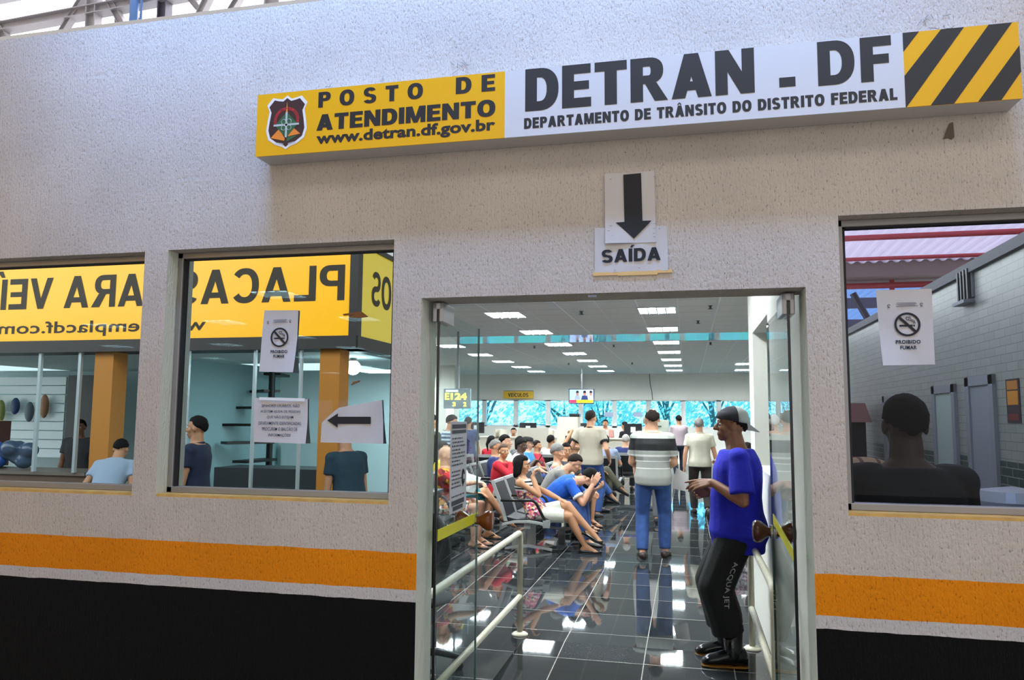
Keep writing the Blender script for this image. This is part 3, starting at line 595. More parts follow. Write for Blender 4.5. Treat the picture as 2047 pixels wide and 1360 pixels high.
def no_smoking(name, label, pts, y, cc, cx, cz, s):
    o = sheet(name, label, pts, y, .05, cc)
    m_ = MB(); ring = [(cx+r_*math.cos(t), cz+r_*math.sin(t)) for r_, ts in ((.0455*s, np.linspace(0, 2*PI, 40)), (.0375*s, np.linspace(2*PI, 0, 40))) for t in ts]
    n_ = 40
    vs = [local(o, cx+r_*math.cos(2*PI*k/n_), cz+r_*math.sin(2*PI*k/n_), .005) for r_ in (.0455*s, .0375*s) for k in range(n_)]
    m_.add(vs, [(k, (k+1) % n_, n_+(k+1) % n_, n_+k) for k in range(n_)])
    w_ = .0048*s; q = .040*s/math.sqrt(2)
    poly(m_, o, [(cx-q-w_*.7, cz+q-w_*.7), (cx-q+w_*.7, cz+q+w_*.7), (cx+q+w_*.7, cz-q+w_*.7), (cx+q-w_*.7, cz-q-w_*.7)], .0052)
    poly(m_, o, [(cx-.028*s, cz-.008*s), (cx+.018*s, cz-.008*s), (cx+.018*s, cz-.001*s), (cx-.028*s, cz-.001*s)], .005)
    for a_ in (.020, .0235): poly(m_, o, [(cx+a_*s, cz-.008*s), (cx+(a_+.0025)*s, cz-.008*s), (cx+(a_+.0025)*s, cz-.001*s), (cx+a_*s, cz-.001*s)], .005)
    for dx, pts_ in ((0, [(.023, .003), (.021, .011), (.012, .014), (.004, .016), (.007, .024), (.002, .028), (-.002, .026)]), (0, [(.027, .003), (.025, .014), (.015, .018), (.012, .02), (.011, .028), (.006, .030)]), (0, [(.004, .016), (-.003, .019), (-.004, .025), (-.001, .029)])):
        m_.tube([local(o, cx+x*s, cz+z*s, .0052) for x, z in pts_], .0011*s, 5)
    lettering(m_, 'PROIBIDO', local(o, cx-.043*s, cz-.0735*s, .005), X, Z, .086*s, .0145*s, off=.03, space=1.1)
    lettering(m_, 'FUMAR', local(o, cx-.028*s, cz-.095*s, .005), X, Z, .057*s, .0145*s, off=.03, space=1.1)
    for k, wd in enumerate((.066, .070, .058, .073)):
        for x in np.arange(-wd/2, wd/2, .0045): poly(m_, o, [(cx+x*s, cz+(.082-.0042*k)*s), (cx+(x+.0032)*s, cz+(.082-.0042*k)*s), (cx+(x+.0032)*s, cz+(.0837-.0042*k)*s), (cx+x*s, cz+(.0837-.0042*k)*s)], .005)
    for x, z in ((-.062, .073), (.052, .076)):
        m_.tube([local(o, cx+x*s+.0045*s*math.cos(t), cz+z*s+.0045*s*math.sin(t), .0052) for t in np.linspace(0, 2*PI*.8, 8)], .0009, 4); poly(m_, o, [(cx+(x-.004)*s, cz+(z-.008)*s), (cx+(x+.004)*s, cz+(z-.008)*s), (cx+(x+.004)*s, cz+(z-.0062)*s), (cx+(x-.004)*s, cz+(z-.0062)*s)], .005)
    on(o, 'printed_symbol', m_, PINK); return o
no_smoking('no_smoking_notice', 'no-smoking paper PROIBIDO FUMAR on the window left of the door', [(-1.925, 2.131), (-1.750, 2.127), (-1.755, 1.838), (-1.941, 1.844)], .092, 'br', -1.840, 2.002, 1.0)
no_smoking('no_smoking_notice', 'no-smoking paper PROIBIDO FUMAR on the window right of the door', [(.724, 2.147), (.923, 2.147), (.922, 1.855), (.735, 1.851)], .092, 'bl', .831, 2.010, 1.02)
o = sheet('users_notice', 'white paper with six lines warning SENHORES USUÁRIOS, taped to the left window', [(-1.959, 1.722), (-1.688, 1.717), (-1.683, 1.515), (-1.955, 1.519)], .092, .04, 'br')
m_ = MB()
for k, (tx_, w_) in enumerate((('SENHORES USUÁRIOS, NÃO', .192), ('ACEITEM AJUDA DE PESSOAS', .202), ('QUE NÃO ESTEJAM', .133), ('DEVIDAMENTE IDENTIFICADAS.', .216), ('PROCUREM O BALCÃO DE', .178), ('INFORMAÇÕES!', .112))):
    lettering(m_, tx_, local(o, -1.822-w_/2, 1.677-.0262*k-(.003 if 'Ç' in tx_ else 0), .005), X, Z, w_, .0145+(.004 if ('Ã' in tx_ or 'Á' in tx_) else 0)+(.004 if 'Ç' in tx_ else 0), off=.002)
on(o, 'lettering', m_, PINK)
m_ = MB(); m_.add([local(o, -1.93, 1.725, .007), local(o, -1.70, 1.720, .007), local(o, -1.70, 1.706, .007), local(o, -1.93, 1.712, .007)], [(0, 1, 2, 3)]); on(o, 'clear_tape', m_, SHNY)
o = sheet('arrow_notice', 'torn white paper with a black arrow pointing left on the window', [(-1.612, 1.665), (-1.326, 1.714), (-1.311, 1.520), (-1.618, 1.522)], .0905, .02, 'br')
me = o.data
for v in me.vertices:   # the torn, folded upper left edge
    xx, zz = v.co.x+o.location.x, v.co.z+o.location.z
    lim = 1.612+(xx+1.612)*.88 if xx < -1.50 else 1.716-.002*abs(xx+1.4)
    if zz > lim: v.co.z = lim-o.location.z
m_ = MB(); poly(m_, o, [(-1.586, 1.621), (-1.535, 1.653), (-1.535, 1.638), (-1.376, 1.639), (-1.376, 1.607), (-1.535, 1.606), (-1.535, 1.590)]); on(o, 'printed_arrow', m_, PINK)
for nm, lb, pts in (('tape_residue', 'brown scraps of old tape stuck on the window above the arrow paper', [(-1.53, 2.105), (-1.44, 2.115), (-1.405, 2.09), (-1.45, 2.085), (-1.50, 2.088), (-1.47, 2.102), (-1.525, 2.098)]), ('tape_residue', 'small dark scraps of paper stuck below the window lamp glare', [(-1.48, 1.780), (-1.44, 1.795), (-1.438, 1.802), (-1.47, 1.795)])):
    b = MB(); b.prism(pts, (0, .094, 0), X, Z, (0, .002, 0)); tag(b.build(nm, mat('brown_residue', '7a4a1c', .8)), lb, 'tape residue')
b = MB(); b.bb((-.40, .05, 2.146), (-.365, .07, 2.153)); tag(b.build('lintel_label', mat('pale_label', 'd5dcf4', .5)), 'small pale label stuck under the doorway lintel', 'label')

# ------------------------------------------------------------------ glass doors
DG = glass('door_glass', tint=(.90, .95, .94), refl_ior=1.28); EDGE = mat('dark_glass_edge', '05090a', .2); CLIP = mat('brushed_clip', 'aaa6a8', .35, .5); WOODK = mat('varnished_wood', '8a4a1c', .25, noise=.3, nscale=18); TAPEY = mat('yellow_tape', 'd8d20a', .5)
DGR = glass('door_glass_reflective', tint=(.90, .94, .94), refl_ior=1.9)
def door(name, label, hx, fx, hy, fy, knob_dark, gm):
    t = thing(name, label, 'door', (hx, hy, -.1)); t['kind'] = 'structure'
    d = Vector((fx-hx, fy-hy, 0)); L = d.length; d.normalize(); n_ = Vector((-d.y, d.x, 0)); M_ = Matrix((d, n_, Z)).transposed()
    def lb(mb, lo, hi): c = [(a_+b_)/2 for a_, b_ in zip(lo, hi)]; s = [b_-a_ for a_, b_ in zip(lo, hi)]; return mb.box(M_ @ Vector(c), s, M_)
    H0, H1 = .12, 2.215
    lb(MB(), (.006, -.005, H0), (L-.004, .005, H1)).build('glass_leaf', gm, t)
    lb(MB(), (0, -.0055, H0), (.008, .0055, H1)).build('front_edge', EDGE, t)
    lb(MB(), (L-.004, -.0052, H0), (L, .0052, H1)).build('rear_edge', mat('green_glass_edge', '4d6f68', .3), t)
    c = MB(); lb(c, (-.012, -.024, H1-.055), (.17, -.0055, H1+.03)); lb(c, (-.012, .0055, H1-.055), (.17, .024, H1+.03)); lb(c, (-.012, -.024, H1), (.17, .024, H1+.03)); c.build('pivot_clip', CLIP, t, bevel=.003)
    kz = 1.203
    for s in (-1, 1):
        k = MB(); P0 = M_ @ Vector((L-.05, s*.006, kz)); ax = M_ @ Vector((0, s, 0)); k.tube([P0, P0+ax*.018, P0+ax*.03, P0+ax*.055, P0+ax*.075, P0+ax*.09, P0+ax*.094], [.024, .022, .030, .050, .054, .046, .02], 18)
        k.build('knob', mat('dark_wood_knob', '45200f', .25) if knob_dark else WOODK, t, smooth=True)
        r_ = MB().tube([P0, P0+ax*.012], .034, 18).build('rosette', mat('chrome', 'd6d6d6', .12, 1), t)
    return t, M_, L
tL, ML, LL = door('door_1', 'open frameless glass door on the left of the doorway with yellow tape', -1.071, -1.095, .10, .86, False, DG)
tR, MR, LR = door('door_2', 'open frameless glass door on the right of the doorway, reflecting the hall', .399, .394, .10, .86, True, DGR)
def strip(name, parent, M_, side, x0, z0, x1, z1, wd, m, dx=.006):
    b = MB(); a = [Vector((x0, side*dx, z0-wd/2)), Vector((x1, side*dx, z1-wd/2)), Vector((x1, side*dx, z1+wd/2)), Vector((x0, side*dx, z0+wd/2))]
    b.add([M_ @ p for p in a]+[M_ @ (p+Vector((0, side*.001, 0))) for p in a], [(0, 1, 2, 3), (7, 6, 5, 4), (0, 4, 5, 1), (1, 5, 6, 2), (2, 6, 7, 3), (3, 7, 4, 0)]); return b.build(name, m, parent)
strip('yellow_tape', tL, ML, -1, .018, 1.228, LL-.05, 1.216, .050, TAPEY); strip('tape_end', tL, ML, -1, LL-.075, 1.20, LL-.03, 1.24, .03, TAPEY, .012); strip('yellow_tape', tR, MR, 1, .01, 1.215, LR-.08, 1.27, .045, TAPEY)
# the long notice on the left leaf
o = thing('door_notice', 'long white printed notice taped on the left glass door', 'notice', (-1.071, .10, 0)); d = ML
def q(mb, x0, z0, x1, z1, off=.0085): mb.add([d @ Vector((x0, -off, z0)), d @ Vector((x1, -off, z0)), d @ Vector((x1, -off, z1)), d @ Vector((x0, -off, z1))], [(0, 1, 2, 3)])
b = MB(); q(b, .20, 1.193, .50, 1.618, .007); s_ = b.build('paper', mat('notice_paper', 'c6c9d2', .8), o); sm = s_.modifiers.new('thick', 'SOLIDIFY'); sm.thickness = .001
b = MB(); rnd = random.Random(9)
for z in list(np.arange(1.535, 1.480, -.018))+list(np.arange(1.465, 1.405, -.018))+list(np.arange(1.380, 1.295, -.018))+[1.265]:
    x = .225; end = rnd.uniform(.36, .47)
    while x < end:
        w_ = rnd.uniform(.008, .03); q(b, x, z, min(x+w_, end), z+.007); x += w_+.008
q(b, .22, 1.585, .48, 1.605); q(b, .22, 1.562, .48, 1.578); q(b, .225, 1.227, .455, 1.250); q(b, .25, 1.202, .43, 1.222); b.build('lettering', mat('grey_print', '3b3d47', .8), o)
b = MB(); b.tube([d @ Vector((.43+.018*math.cos(t), -.009, 1.350+.035*math.sin(t))) for t in np.linspace(R(20), R(340), 14)], .004, 5); q(b, .418, 1.305, .442, 1.312); b.build('printed_hook', INK, o)

# ------------------------------------------------------------------ handrails
RAILM = mat('cream_rail_paint', 'd9d4bd', .35, noise=.08, nscale=20)
def fillet(pts, r=.07, n_=6):
    pts = [Vector(p) for p in pts]; out = [pts[0]]
    for i in range(1, len(pts)-1):
        a = (pts[i-1]-pts[i]).normalized(); b_ = (pts[i+1]-pts[i]).normalized(); p0 = pts[i]+a*r; p1 = pts[i]+b_*r
        for k in range(n_+1): t = k/n_; out.append(p0*(1-t)**2+pts[i]*2*t*(1-t)+p1*t*t)
    return out+[pts[-1]]
def rail(x, y0, y1, label, zb):
    t = thing('handrail', label, 'handrail', (x, y1, 0))
    MB().tube(fillet([(0, y0-y1, zb), (0, y0-y1, .76), (0, 0, .76), (0, 0, 0)], .075), .0215, 14).build('tube', RAILM, t, smooth=True)
    MB().tube([(0, y0-y1, .285), (0, 0, .285)], .0195, 14).build('lower_rail', RAILM, t, smooth=True)
    MB().lathe((0, 0, 0), [(.001, 0), (.062, 0), (.062, .006), (.05, .016), (.024, .022), (.001, .022)], 24).build('floor_flange', RAILM, t, smooth=True)
    MB().lathe((0, y0-y1, zb), [(.001, 0), (.062, 0), (.062, .006), (.05, .016), (.024, .022), (.001, .022)], 24).build('floor_flange', RAILM, t, smooth=True)
rail(-1.262, .45, 2.72, 'cream tubular handrail left of the ramp, its bent end post standing free', 0)
rail(.425, 1.2, 2.78, 'cream tubular handrail right of the ramp behind the man in blue', 0)

# poster in the partition recess
ps = thing('wall_poster', 'poster of a man in a dark suit in the white partition recess', 'poster', (PX+.117, 2.75, 1.62))
MB().bb((-.003, -.30, -.37), (.001, .42, .60)).build('sheet', mat('poster_white', 'd2d6e0', .4), ps)
MB().prism([(-.02, .28), (.08, .28), (.11, .20), (.10, .09), (.05, .03), (.0, .06), (-.03, .16)], (-.0045, 0, .15), -Y, Z, (.001, 0, 0)).build('printed_face', mat('poster_skin', 'a9714f', .5), ps)
MB().prism([(-.035, .30), (.08, .33), (.115, .25), (.06, .26), (0, .24), (-.03, .17)], (-.0055, 0, .15), -Y, Z, (.001, 0, 0)).build('printed_hair', mat('poster_hair', '1d1718', .5), ps)
MB().prism([(-.20, -.30), (.20, -.30), (.17, -.02), (.08, .06), (.03, -.10), (-.02, .06), (-.14, -.02)], (-.0045, 0, .15), -Y, Z, (.001, 0, 0)).build('printed_suit', mat('poster_suit', '2a2c33', .5), ps)
MB().prism([(.02, -.02), (.05, -.02), (.06, -.20), (.03, -.24), (.01, -.2)], (-.0055, 0, .15), -Y, Z, (.001, 0, 0)).build('printed_tie', mat('poster_red', '8f1f2b', .5), ps)

# ------------------------------------------------------------------ hall fittings
TVB = mat('tv_black', '0d0e12', .3)
tv = thing('television', 'flat television hanging in front of the far windows, picture of three people', 'television', (-3.14, 20, 2.01))
MB().bb((-.385, 0, 0), (.385, .07, .455)).build('casing', TVB, tv, bevel=.008)
MB().bb((-.365, -.003, .025), (.365, 0, .435)).build('screen', mat('tv_blue_picture', '9fc0f0', .2, emit=1.2), tv)
def tvp(name, pts, col, e=1.0, y=-.0045): MB().prism(pts, (0, y, 0), X, Z, (0, .001, 0)).build(name, mat('tv_'+col, col, .3, emit=e), tv)
tvp('caption_bar', [(-.15, .03), (.36, .03), (.36, .12), (-.15, .12)], 'e8e020'); tvp('logo_block', [(-.36, .03), (-.15, .03), (-.15, .12), (-.36, .12)], 'c8345a')
for cx_, w_, sh in ((-.12, .09, '96a8d8'), (.10, .11, '26386a'), (.29, .08, 'dfe6f4')):
    tvp('figure', [(cx_-w_, .12), (cx_+w_, .12), (cx_+w_*.7, .25), (cx_-w_*.7, .25)], sh, .7); tvp('face', [(cx_-.035, .25), (cx_+.035, .25), (cx_+.04, .36), (cx_-.04, .36)], 'b07a6a', .5, -.0055); tvp('hair', [(cx_-.045, .33), (cx_+.045, .33), (cx_+.035, .40), (cx_-.035, .40)], '221820', .1, -.0065)
MB().bb((-.02, .07, .2), (.02, .11, 1.14)).build('ceiling_pole', mat('grey_pole', '8b8d90', .4), tv)
hs = thing('hanging_sign', 'yellow hanging sign reading VEÍCULOS above the far windows', 'sign', (-6.04, 24.22, 2.27))
MB().bb((-.56, 0, 0), (.56, .05, .26)).build('panel', mat('sign_yellow_dim', 'dcae22', .5), hs)
m_ = MB(); block(m_, 'VEÍCULOS', (-.38, -.002, .05), X, Z, .76, .14); m_.build('lettering', INK, hs)
MB().bb((-.56, .045, .24), (.56, .06, .29)).build('wall_bracket', mat('grey_pole'), hs)
dp = thing('ticket_display', 'dark ticket display glowing yellow E124 behind the left glass door', 'display', (-4.02, 10, 1.76))
MB().bb((-.25, .01, 0), (.25, .08, .36)).build('casing', mat('display_grey', '97a6ae', .4), dp, bevel=.008)
MB().bb((-.21, .004, .30), (.02, .01, .335)).build('header', mat('display_header', 'dff2ff', .4, emit=1.5), dp)
m_ = MB(); block(m_, 'E', (-.225, .003, .16), X, Z, .085, .12); lettering(m_, '124', (-.115, .003, .16), X, Z, .30, .12, off=.04); m_.build('digits', mat('display_yellow', 'e8f060', .4, emit=2.2), dp)
m_ = MB(); lettering(m_, '2', (.12, .003, .04), X, Z, .06, .08, off=.04); lettering(m_, '3', (-.08, .003, .04), X, Z, .06, .08, off=.04); m_.build('desk_digits', mat('display_yellow'), dp)
MB().bb((-.02, .03, .36), (.02, .06, 1.39)).build('ceiling_pole', mat('grey_pole'), dp)
st_ = MB(); st_.bb((-7.5, 19.0, 0), (-6.85, 19.5, 3.15)); struct(st_.build('pillar_hall', WHITE))
wp = MB().bb((-5.5, 14.0, 0), (-5.34, 14.06, 2.05)).build('glowing_board', mat('glowing_white', 'eef4f8', .4, emit=.8)); tag(wp, 'tall white glowing board standing in for an overbright window behind the ticket display', 'board')  # self-glowing board put in place of an overbright window strip

# service counters under the far windows
CNT = mat('beige_counter', 'cfc9b8', .6); DKS = mat('dark_screen', '15171c', .3)
for i, (x, lb) in enumerate(((-7.4, 'pale counter desk farthest left, behind the ponytailed woman'), (-5.9, 'pale counter desk in front of the clerk in yellow-striped black'), (-4.4, 'pale counter desk with a screen beside the woman clerk'), (-2.9, 'pale counter desk behind the man in beige polo'), (-1.5, 'pale counter desk below the clerk with a long black ponytail'))):
    t = thing('service_counter', lb, 'counter', (x, 17.6, 0), 0, 'service counters along the far windows')
    MB().bb((-.68, -.03, 0), (.68, .03, 1.02)).build('front_panel', CNT, t); MB().bb((-.70, -.08, 1.02), (.70, .55, 1.05)).build('worktop', mat('counter_top', 'b9b3a3', .4), t); MB().bb((-.70, -.03, 0), (-.66, .9, 1.25)).build('side_panel', CNT, t); MB().bb((.66, -.03, 0), (.70, .9, 1.25)).build('side_panel', CNT, t)
    mo = thing('monitor', 'black computer monitor on the '+lb.replace('pale counter desk', 'counter'), 'monitor', (x+.05, 17.85, 1.05), 0, 'monitors on the service counters')
    MB().bb((-.24, 0, .09), (.24, .05, .40)).build('screen_case', DKS, mo, bevel=.006); MB().bb((-.03, .02, 0), (.03, .05, .1)).build('stem', DKS, mo); MB().bb((-.1, -.04, 0), (.1, .1, .012)).build('base', DKS, mo)
    MB().bb((-.06, -.004, .16), (.07, 0, .31)).build('number_plate', mat('white_plate', 'e6eaec', .5), mo)
pn = thing('privacy_screen', 'tall beige privacy screen behind the standing man in beige polo', 'screen', (-2.95, 16, 0)); MB().bb((-.26, 0, 0), (.26, .5, 1.62)).build('panel', mat('screen_beige', 'd9cfbb', .7), pn); MB().bb((-.05, -.02, .8), (.1, 0, 1.15)).build('socket_panel', DKS, pn)
pr = thing('printer', 'small dark printer on top of the beige privacy screen', 'printer', (-2.9, 16.1, 1.62)); MB().bb((-.02, 0, 0), (.24, .3, .08)).build('body', DKS, pr, bevel=.01); MB().bb((-.22, .05, 0), (-.08, .25, .03)).build('tray', mat('blue_tray', '3c5f7e', .5), pr)
ws = MB().bb((-.4, 0, 0), (.35, .06, 1.35)).build('partition_board', CNT, loc=(-3.6, 15.0, 0)); tag(ws, 'cream low partition board left of the privacy screen', 'partition')
cb = thing('filing_cabinet', 'tall pale filing cabinet between the two standing men at the far end', 'cabinet', (-.75, 18.2, 0)); MB().bb((-.24, 0, 0), (.24, .5, 1.55)).build('body', mat('cabinet_green_grey', 'aab0a2', .5), cb, bevel=.006)
for k in range(4): d_ = MB().bb((-.22, -.015, .08+.37*k), (.22, 0, .41+.37*k)).build('drawer', mat('cabinet_green_grey'), cb); MB().bb((-.05, -.03, .26+.37*k), (.05, -.015, .285+.37*k)).build('handle', DKS, d_)

for x, z, lb in ((-2.75, 1.62, 'small white paper on the far window right of the television'), (-1.72, 1.62, 'small greyish paper on the far window left of the man with banded polo')):
    o = MB().bb((-.16, 0, 0), (.16, .003, .17)).build('window_paper', mat('pale_lilac_paper', 'aab4d0', .7), loc=(x, 24.31, z)); tag(o, lb, 'paper')
o = MB().tube([(-1.30, 24.28, 3.14), (-1.28, 24.28, 2.8), (-1.22, 24.28, 2.5), (-1.20, 24.28, 2.23)], .012, 6).build('wall_cable', mat('dark_cable', '3a3a3c', .6)); tag(o, 'thin dark cable running down the far wall from the ceiling', 'cable')
# black reception desk and office chair behind the left door
dk = thing('reception_desk', 'black reception desk with yellow tag behind the left glass door', 'desk', (-2.02, 2.3, 0))
BLK = mat('black_laminate', '0c0c0e', .35)
MB().bb((-1.1, 0, 0), (.05, .04, 1.02)).build('front_panel', BLK, dk); MB().bb((-1.15, -.05, 1.02), (.08, .6, 1.055)).build('worktop', mat('desk_top_grey', '3b3d42', .25), dk, bevel=.008); MB().bb((0, 0, 0), (.04, .6, 1.02)).build('side_panel', BLK, dk)
MB().bb((-.62, -.006, .82), (-.32, 0, .92)).build('white_label', mat('desk_label', 'c9ccd0', .6), dk); MB().bb((-.19, -.006, .78), (-.13, 0, .94)).build('yellow_tag', TAPEY, dk)
oc = thing('office_chair', 'black office swivel chair with star base seen through the left glass door', 'chair', (-1.75, 1.75, 0), R(20))
PL = mat('black_plastic', '26272a', .4)
MB().cyl((0, 0, .08), (0, 0, .42), .028).build('gas_column', PL, oc)
for k in range(5):
    a = 2*PI*k/5; u = Vector((math.cos(a), math.sin(a), 0)); mm = MB(); mm.tube([u*.02+Z*.12, u*.15+Z*.115, u*.29+Z*.075], [.03, .026, .018], 8); lg = mm.build('leg', PL, oc, smooth=True)
    cst = MB(); w_ = Vector((-u.y, u.x, 0)); cst.cyl(u*.29-w_*.02+Z*.028, u*.29+w_*.02+Z*.028, .028, n=14); cst.cyl(u*.29+Z*.03, u*.29+Z*.08, .012); cst.build('caster', PL, lg)
MB().ell((0, 0, .46), (.25, .24, .05)).build('seat', mat('dark_fabric', '1c1d20', .9), oc, smooth=True); MB().ell((0, -.25, .80), (.22, .05, .27)).build('backrest', mat('dark_fabric'), oc, smooth=True); MB().tube([(0, -.02, .44), (0, -.26, .46), (0, -.29, .7)], .02, 8).build('back_stem', PL, oc)

# ------------------------------------------------------------------ beam benches
SILV = mat('silver_bench_frame', 'b8bab8', .35, .35); BPAD = mat('black_mesh_pad', '17181b', .6); BARM = mat('black_armrest', '101113', .3)
def bench(n_, loc, rz, label, group='beam seating in the hall'):
    """row of n seats, sitters face local +Y, first seat at x=0"""
    t = thing('waiting_bench', label, 'bench', loc, rz, group); S = .58
    MB().bb((-.26, .02, .30), (S*(n_-1)+.26, .10, .36)).build('beam', SILV, t, bevel=.005)
    for k in range(n_):
        x = S*k
        sb = MB(); prof = [(-.06, .47-.03), (.10, .405), (.30, .41), (.44, .425), (.47, .40)]
        sb.rings([[(x-.245, y-.17, z), (x+.245, y-.17, z), (x+.245, y-.17, z-.05), (x-.245, y-.17, z-.05)] for y, z in prof]); sb.build('seat', BPAD, t, bevel=.006)
        bk = MB(); bp_ = [(-.20, .44), (-.245, .58), (-.31, .74), (-.345, .83)]
        bk.rings([[(x-.225, y, z), (x+.225, y, z), (x+.225, y-.022, z), (x-.225, y-.022, z)] for y, z in bp_]); ob = bk.build('backrest', BPAD, t)
        fr = MB(); bo = [(-.205, .38)]+[(y-.024, z) for y, z in bp_]+[(-.372, .86)]
        for sx in (-1, 1): fr.rings([[(x+sx*.235-.02, y+.02, z), (x+sx*.235+.02, y+.02, z), (x+sx*.235+.02, y-.022, z), (x+sx*.235-.02, y-.022, z)] for y, z in bo])
        fr.rings([[(x-.25, y+.01, z), (x+.25, y+.01, z), (x+.25, y-.02, z), (x-.25, y-.02, z)] for y, z in ((-.35, .80), (-.366, .86))]); fr.build('back_frame', SILV, ob)
    for k in range(n_+1):
        x = S*k-S/2
        ar = MB(); ar.tube(fillet([(x, -.26, .63), (x, .16, .64), (x, .28, .40)], .06), .019, 8); a_ = ar.build('armrest', BARM, t, smooth=True)
        br_ = MB(); pr_ = [(-.24, .36), (-.10, .395), (.08, .405), (.24, .385), (.34, .35)]; br_.rings([[(x-.022, y, z), (x+.022, y, z), (x+.022, y, z-.028), (x-.022, y, z-.028)] for y, z in pr_]); br_.build('arm_bracket', SILV, t)
        e_ = MB().bb((x-.03, .26, .325), (x+.03, .34, .41)); e_.build('arm_cap', mat('grey_cap', '8d8f8f', .4), a_)
    for x in ((0, S*(n_-1)) if n_ > 1 else (0,)):
        MB().bb((x-.022, .01, .06), (x+.022, .11, .31)).build('leg', SILV, t, bevel=.004)
        ft = MB(); pf = [(-.30, .018), (-.16, .055), (.02, .075), (.20, .06), (.36, .02)]; ft.rings([[(x-.03, y, z), (x+.03, y, z), (x+.03, y, max(z-.03, 0)), (x-.03, y, max(z-.03, 0))] for y, z in pf]); f_ = ft.build('foot', SILV, t)
        ec = MB(); ec.bb((x-.035, -.345, 0), (x+.035, -.27, .035)); ec.bb((x-.035, .32, 0), (x+.035, .40, .035)); ec.build('foot_cap', BPAD, f_, bevel=.006)
    return t
# ------------------------------------------------------------------ people
SKIN = {'light': mat('skin_light', 'c79678', .55), 'tan': mat('skin_tan', 'b07f5c', .55), 'brown': mat('skin_brown', '85573b', .5), 'dark': mat('skin_dark', '4c3326', .5)}
HAIR = {'black': mat('hair_black', '0e0b0c', .85, spec=.2, bump=.5, bscale=90), 'dark': mat('hair_dark_brown', '211814', .85, spec=.2, bump=.5, bscale=90), 'grey': mat('hair_grey', '7c7976', .7, noise=.4, nscale=60), 'white': mat('hair_white', 'b5b1ab', .7, noise=.25, nscale=60), 'brown': mat('hair_brown', '4b3122', .55)}
EYEW = mat('eye_white', 'd8d2cc', .3); EYED = mat('eye_dark', '140d0a', .2); LIPM = mat('lip_red_brown', '7f4238', .5)
VOX = []      # (object, voxel, smooth)
def vox(o, size, it=4, fac=.5):
    r = o.modifiers.new('remesh', 'REMESH'); r.mode = 'VOXEL'; r.voxel_size = size; r.use_smooth_shade = True
    s = o.modifiers.new('smooth', 'SMOOTH'); s.factor = fac; s.iterations = it
    VOX.append(o); return o
def sstep(x): x = max(0, min(1, x)); return x*x*(3-2*x)
def ik(a, c, l1, l2, hint):
    a = Vector(a); c = Vector(c); d = c-a; L = min(d.length, (l1+l2)*.999); d.normalize(); c = a+d*L
    x = (l1*l1-l2*l2+L*L)/(2*L); h = math.sqrt(max(l1*l1-x*x, 0)); hv = Vector(hint); hv = hv-d*hv.dot(d); hv.normalize()
    return a+d*x+hv*h, c
def hand_prims(mb, W, f, n, t, s, curl, pointing=False, spread=.0, fat=1.0):
    """W wrist, f forward, n the way the palm faces, t the thumb side"""
    f = f.normalized(); t = (t-f*t.dot(f)).normalized(); n = n-f*n.dot(f)-t*n.dot(t); n = n.normalized() if n.length > 1e-4 else f.cross(t)
    for i in range(4):
        o = (1.5-i)*.0205*s; K = W+f*(.088-.006*abs(i-1.2))*s+t*o
        mb.caps(W+f*.012*s+t*o*.55, K, .0145*s, .0115*s, n=8)
        ang = curl*(.85+.12*i); a = t*(1.5-i)*spread
        if pointing and i == 0: ang = .12
        P = K; th = ang*.55; ln = (.95, 1.06, 1.0, .80)[i]*s
        for seg, (L, r0, r1) in enumerate(((.044, .0100, .0092), (.028, .0092, .0084), (.023, .0084, .0070))):
            d = (f*math.cos(th)+n*math.sin(th)+a).normalized(); Q = P+d*L*ln; mb.caps(P, Q, r0*s*fat, r1*s*fat, n=8); P = Q; th += ang*(.75 if seg == 0 else .5)
    B = W+f*.022*s+t*.020*s+n*.006*s; d1 = (f*.62+t*.62+n*.40).normalized(); d2 = (f*.85+t*(.25)+n*(.35+.3*curl)).normalized()
    P1 = B+d1*.042*s; P2 = P1+d2*.032*s; P3 = P2+d2*.024*s
    mb.caps(B, P1, .0150*s, .0115*s, n=8); mb.caps(P1, P2, .0112*s, .0098*s, n=8); mb.caps(P2, P3, .0098*s, .0078*s, n=8)
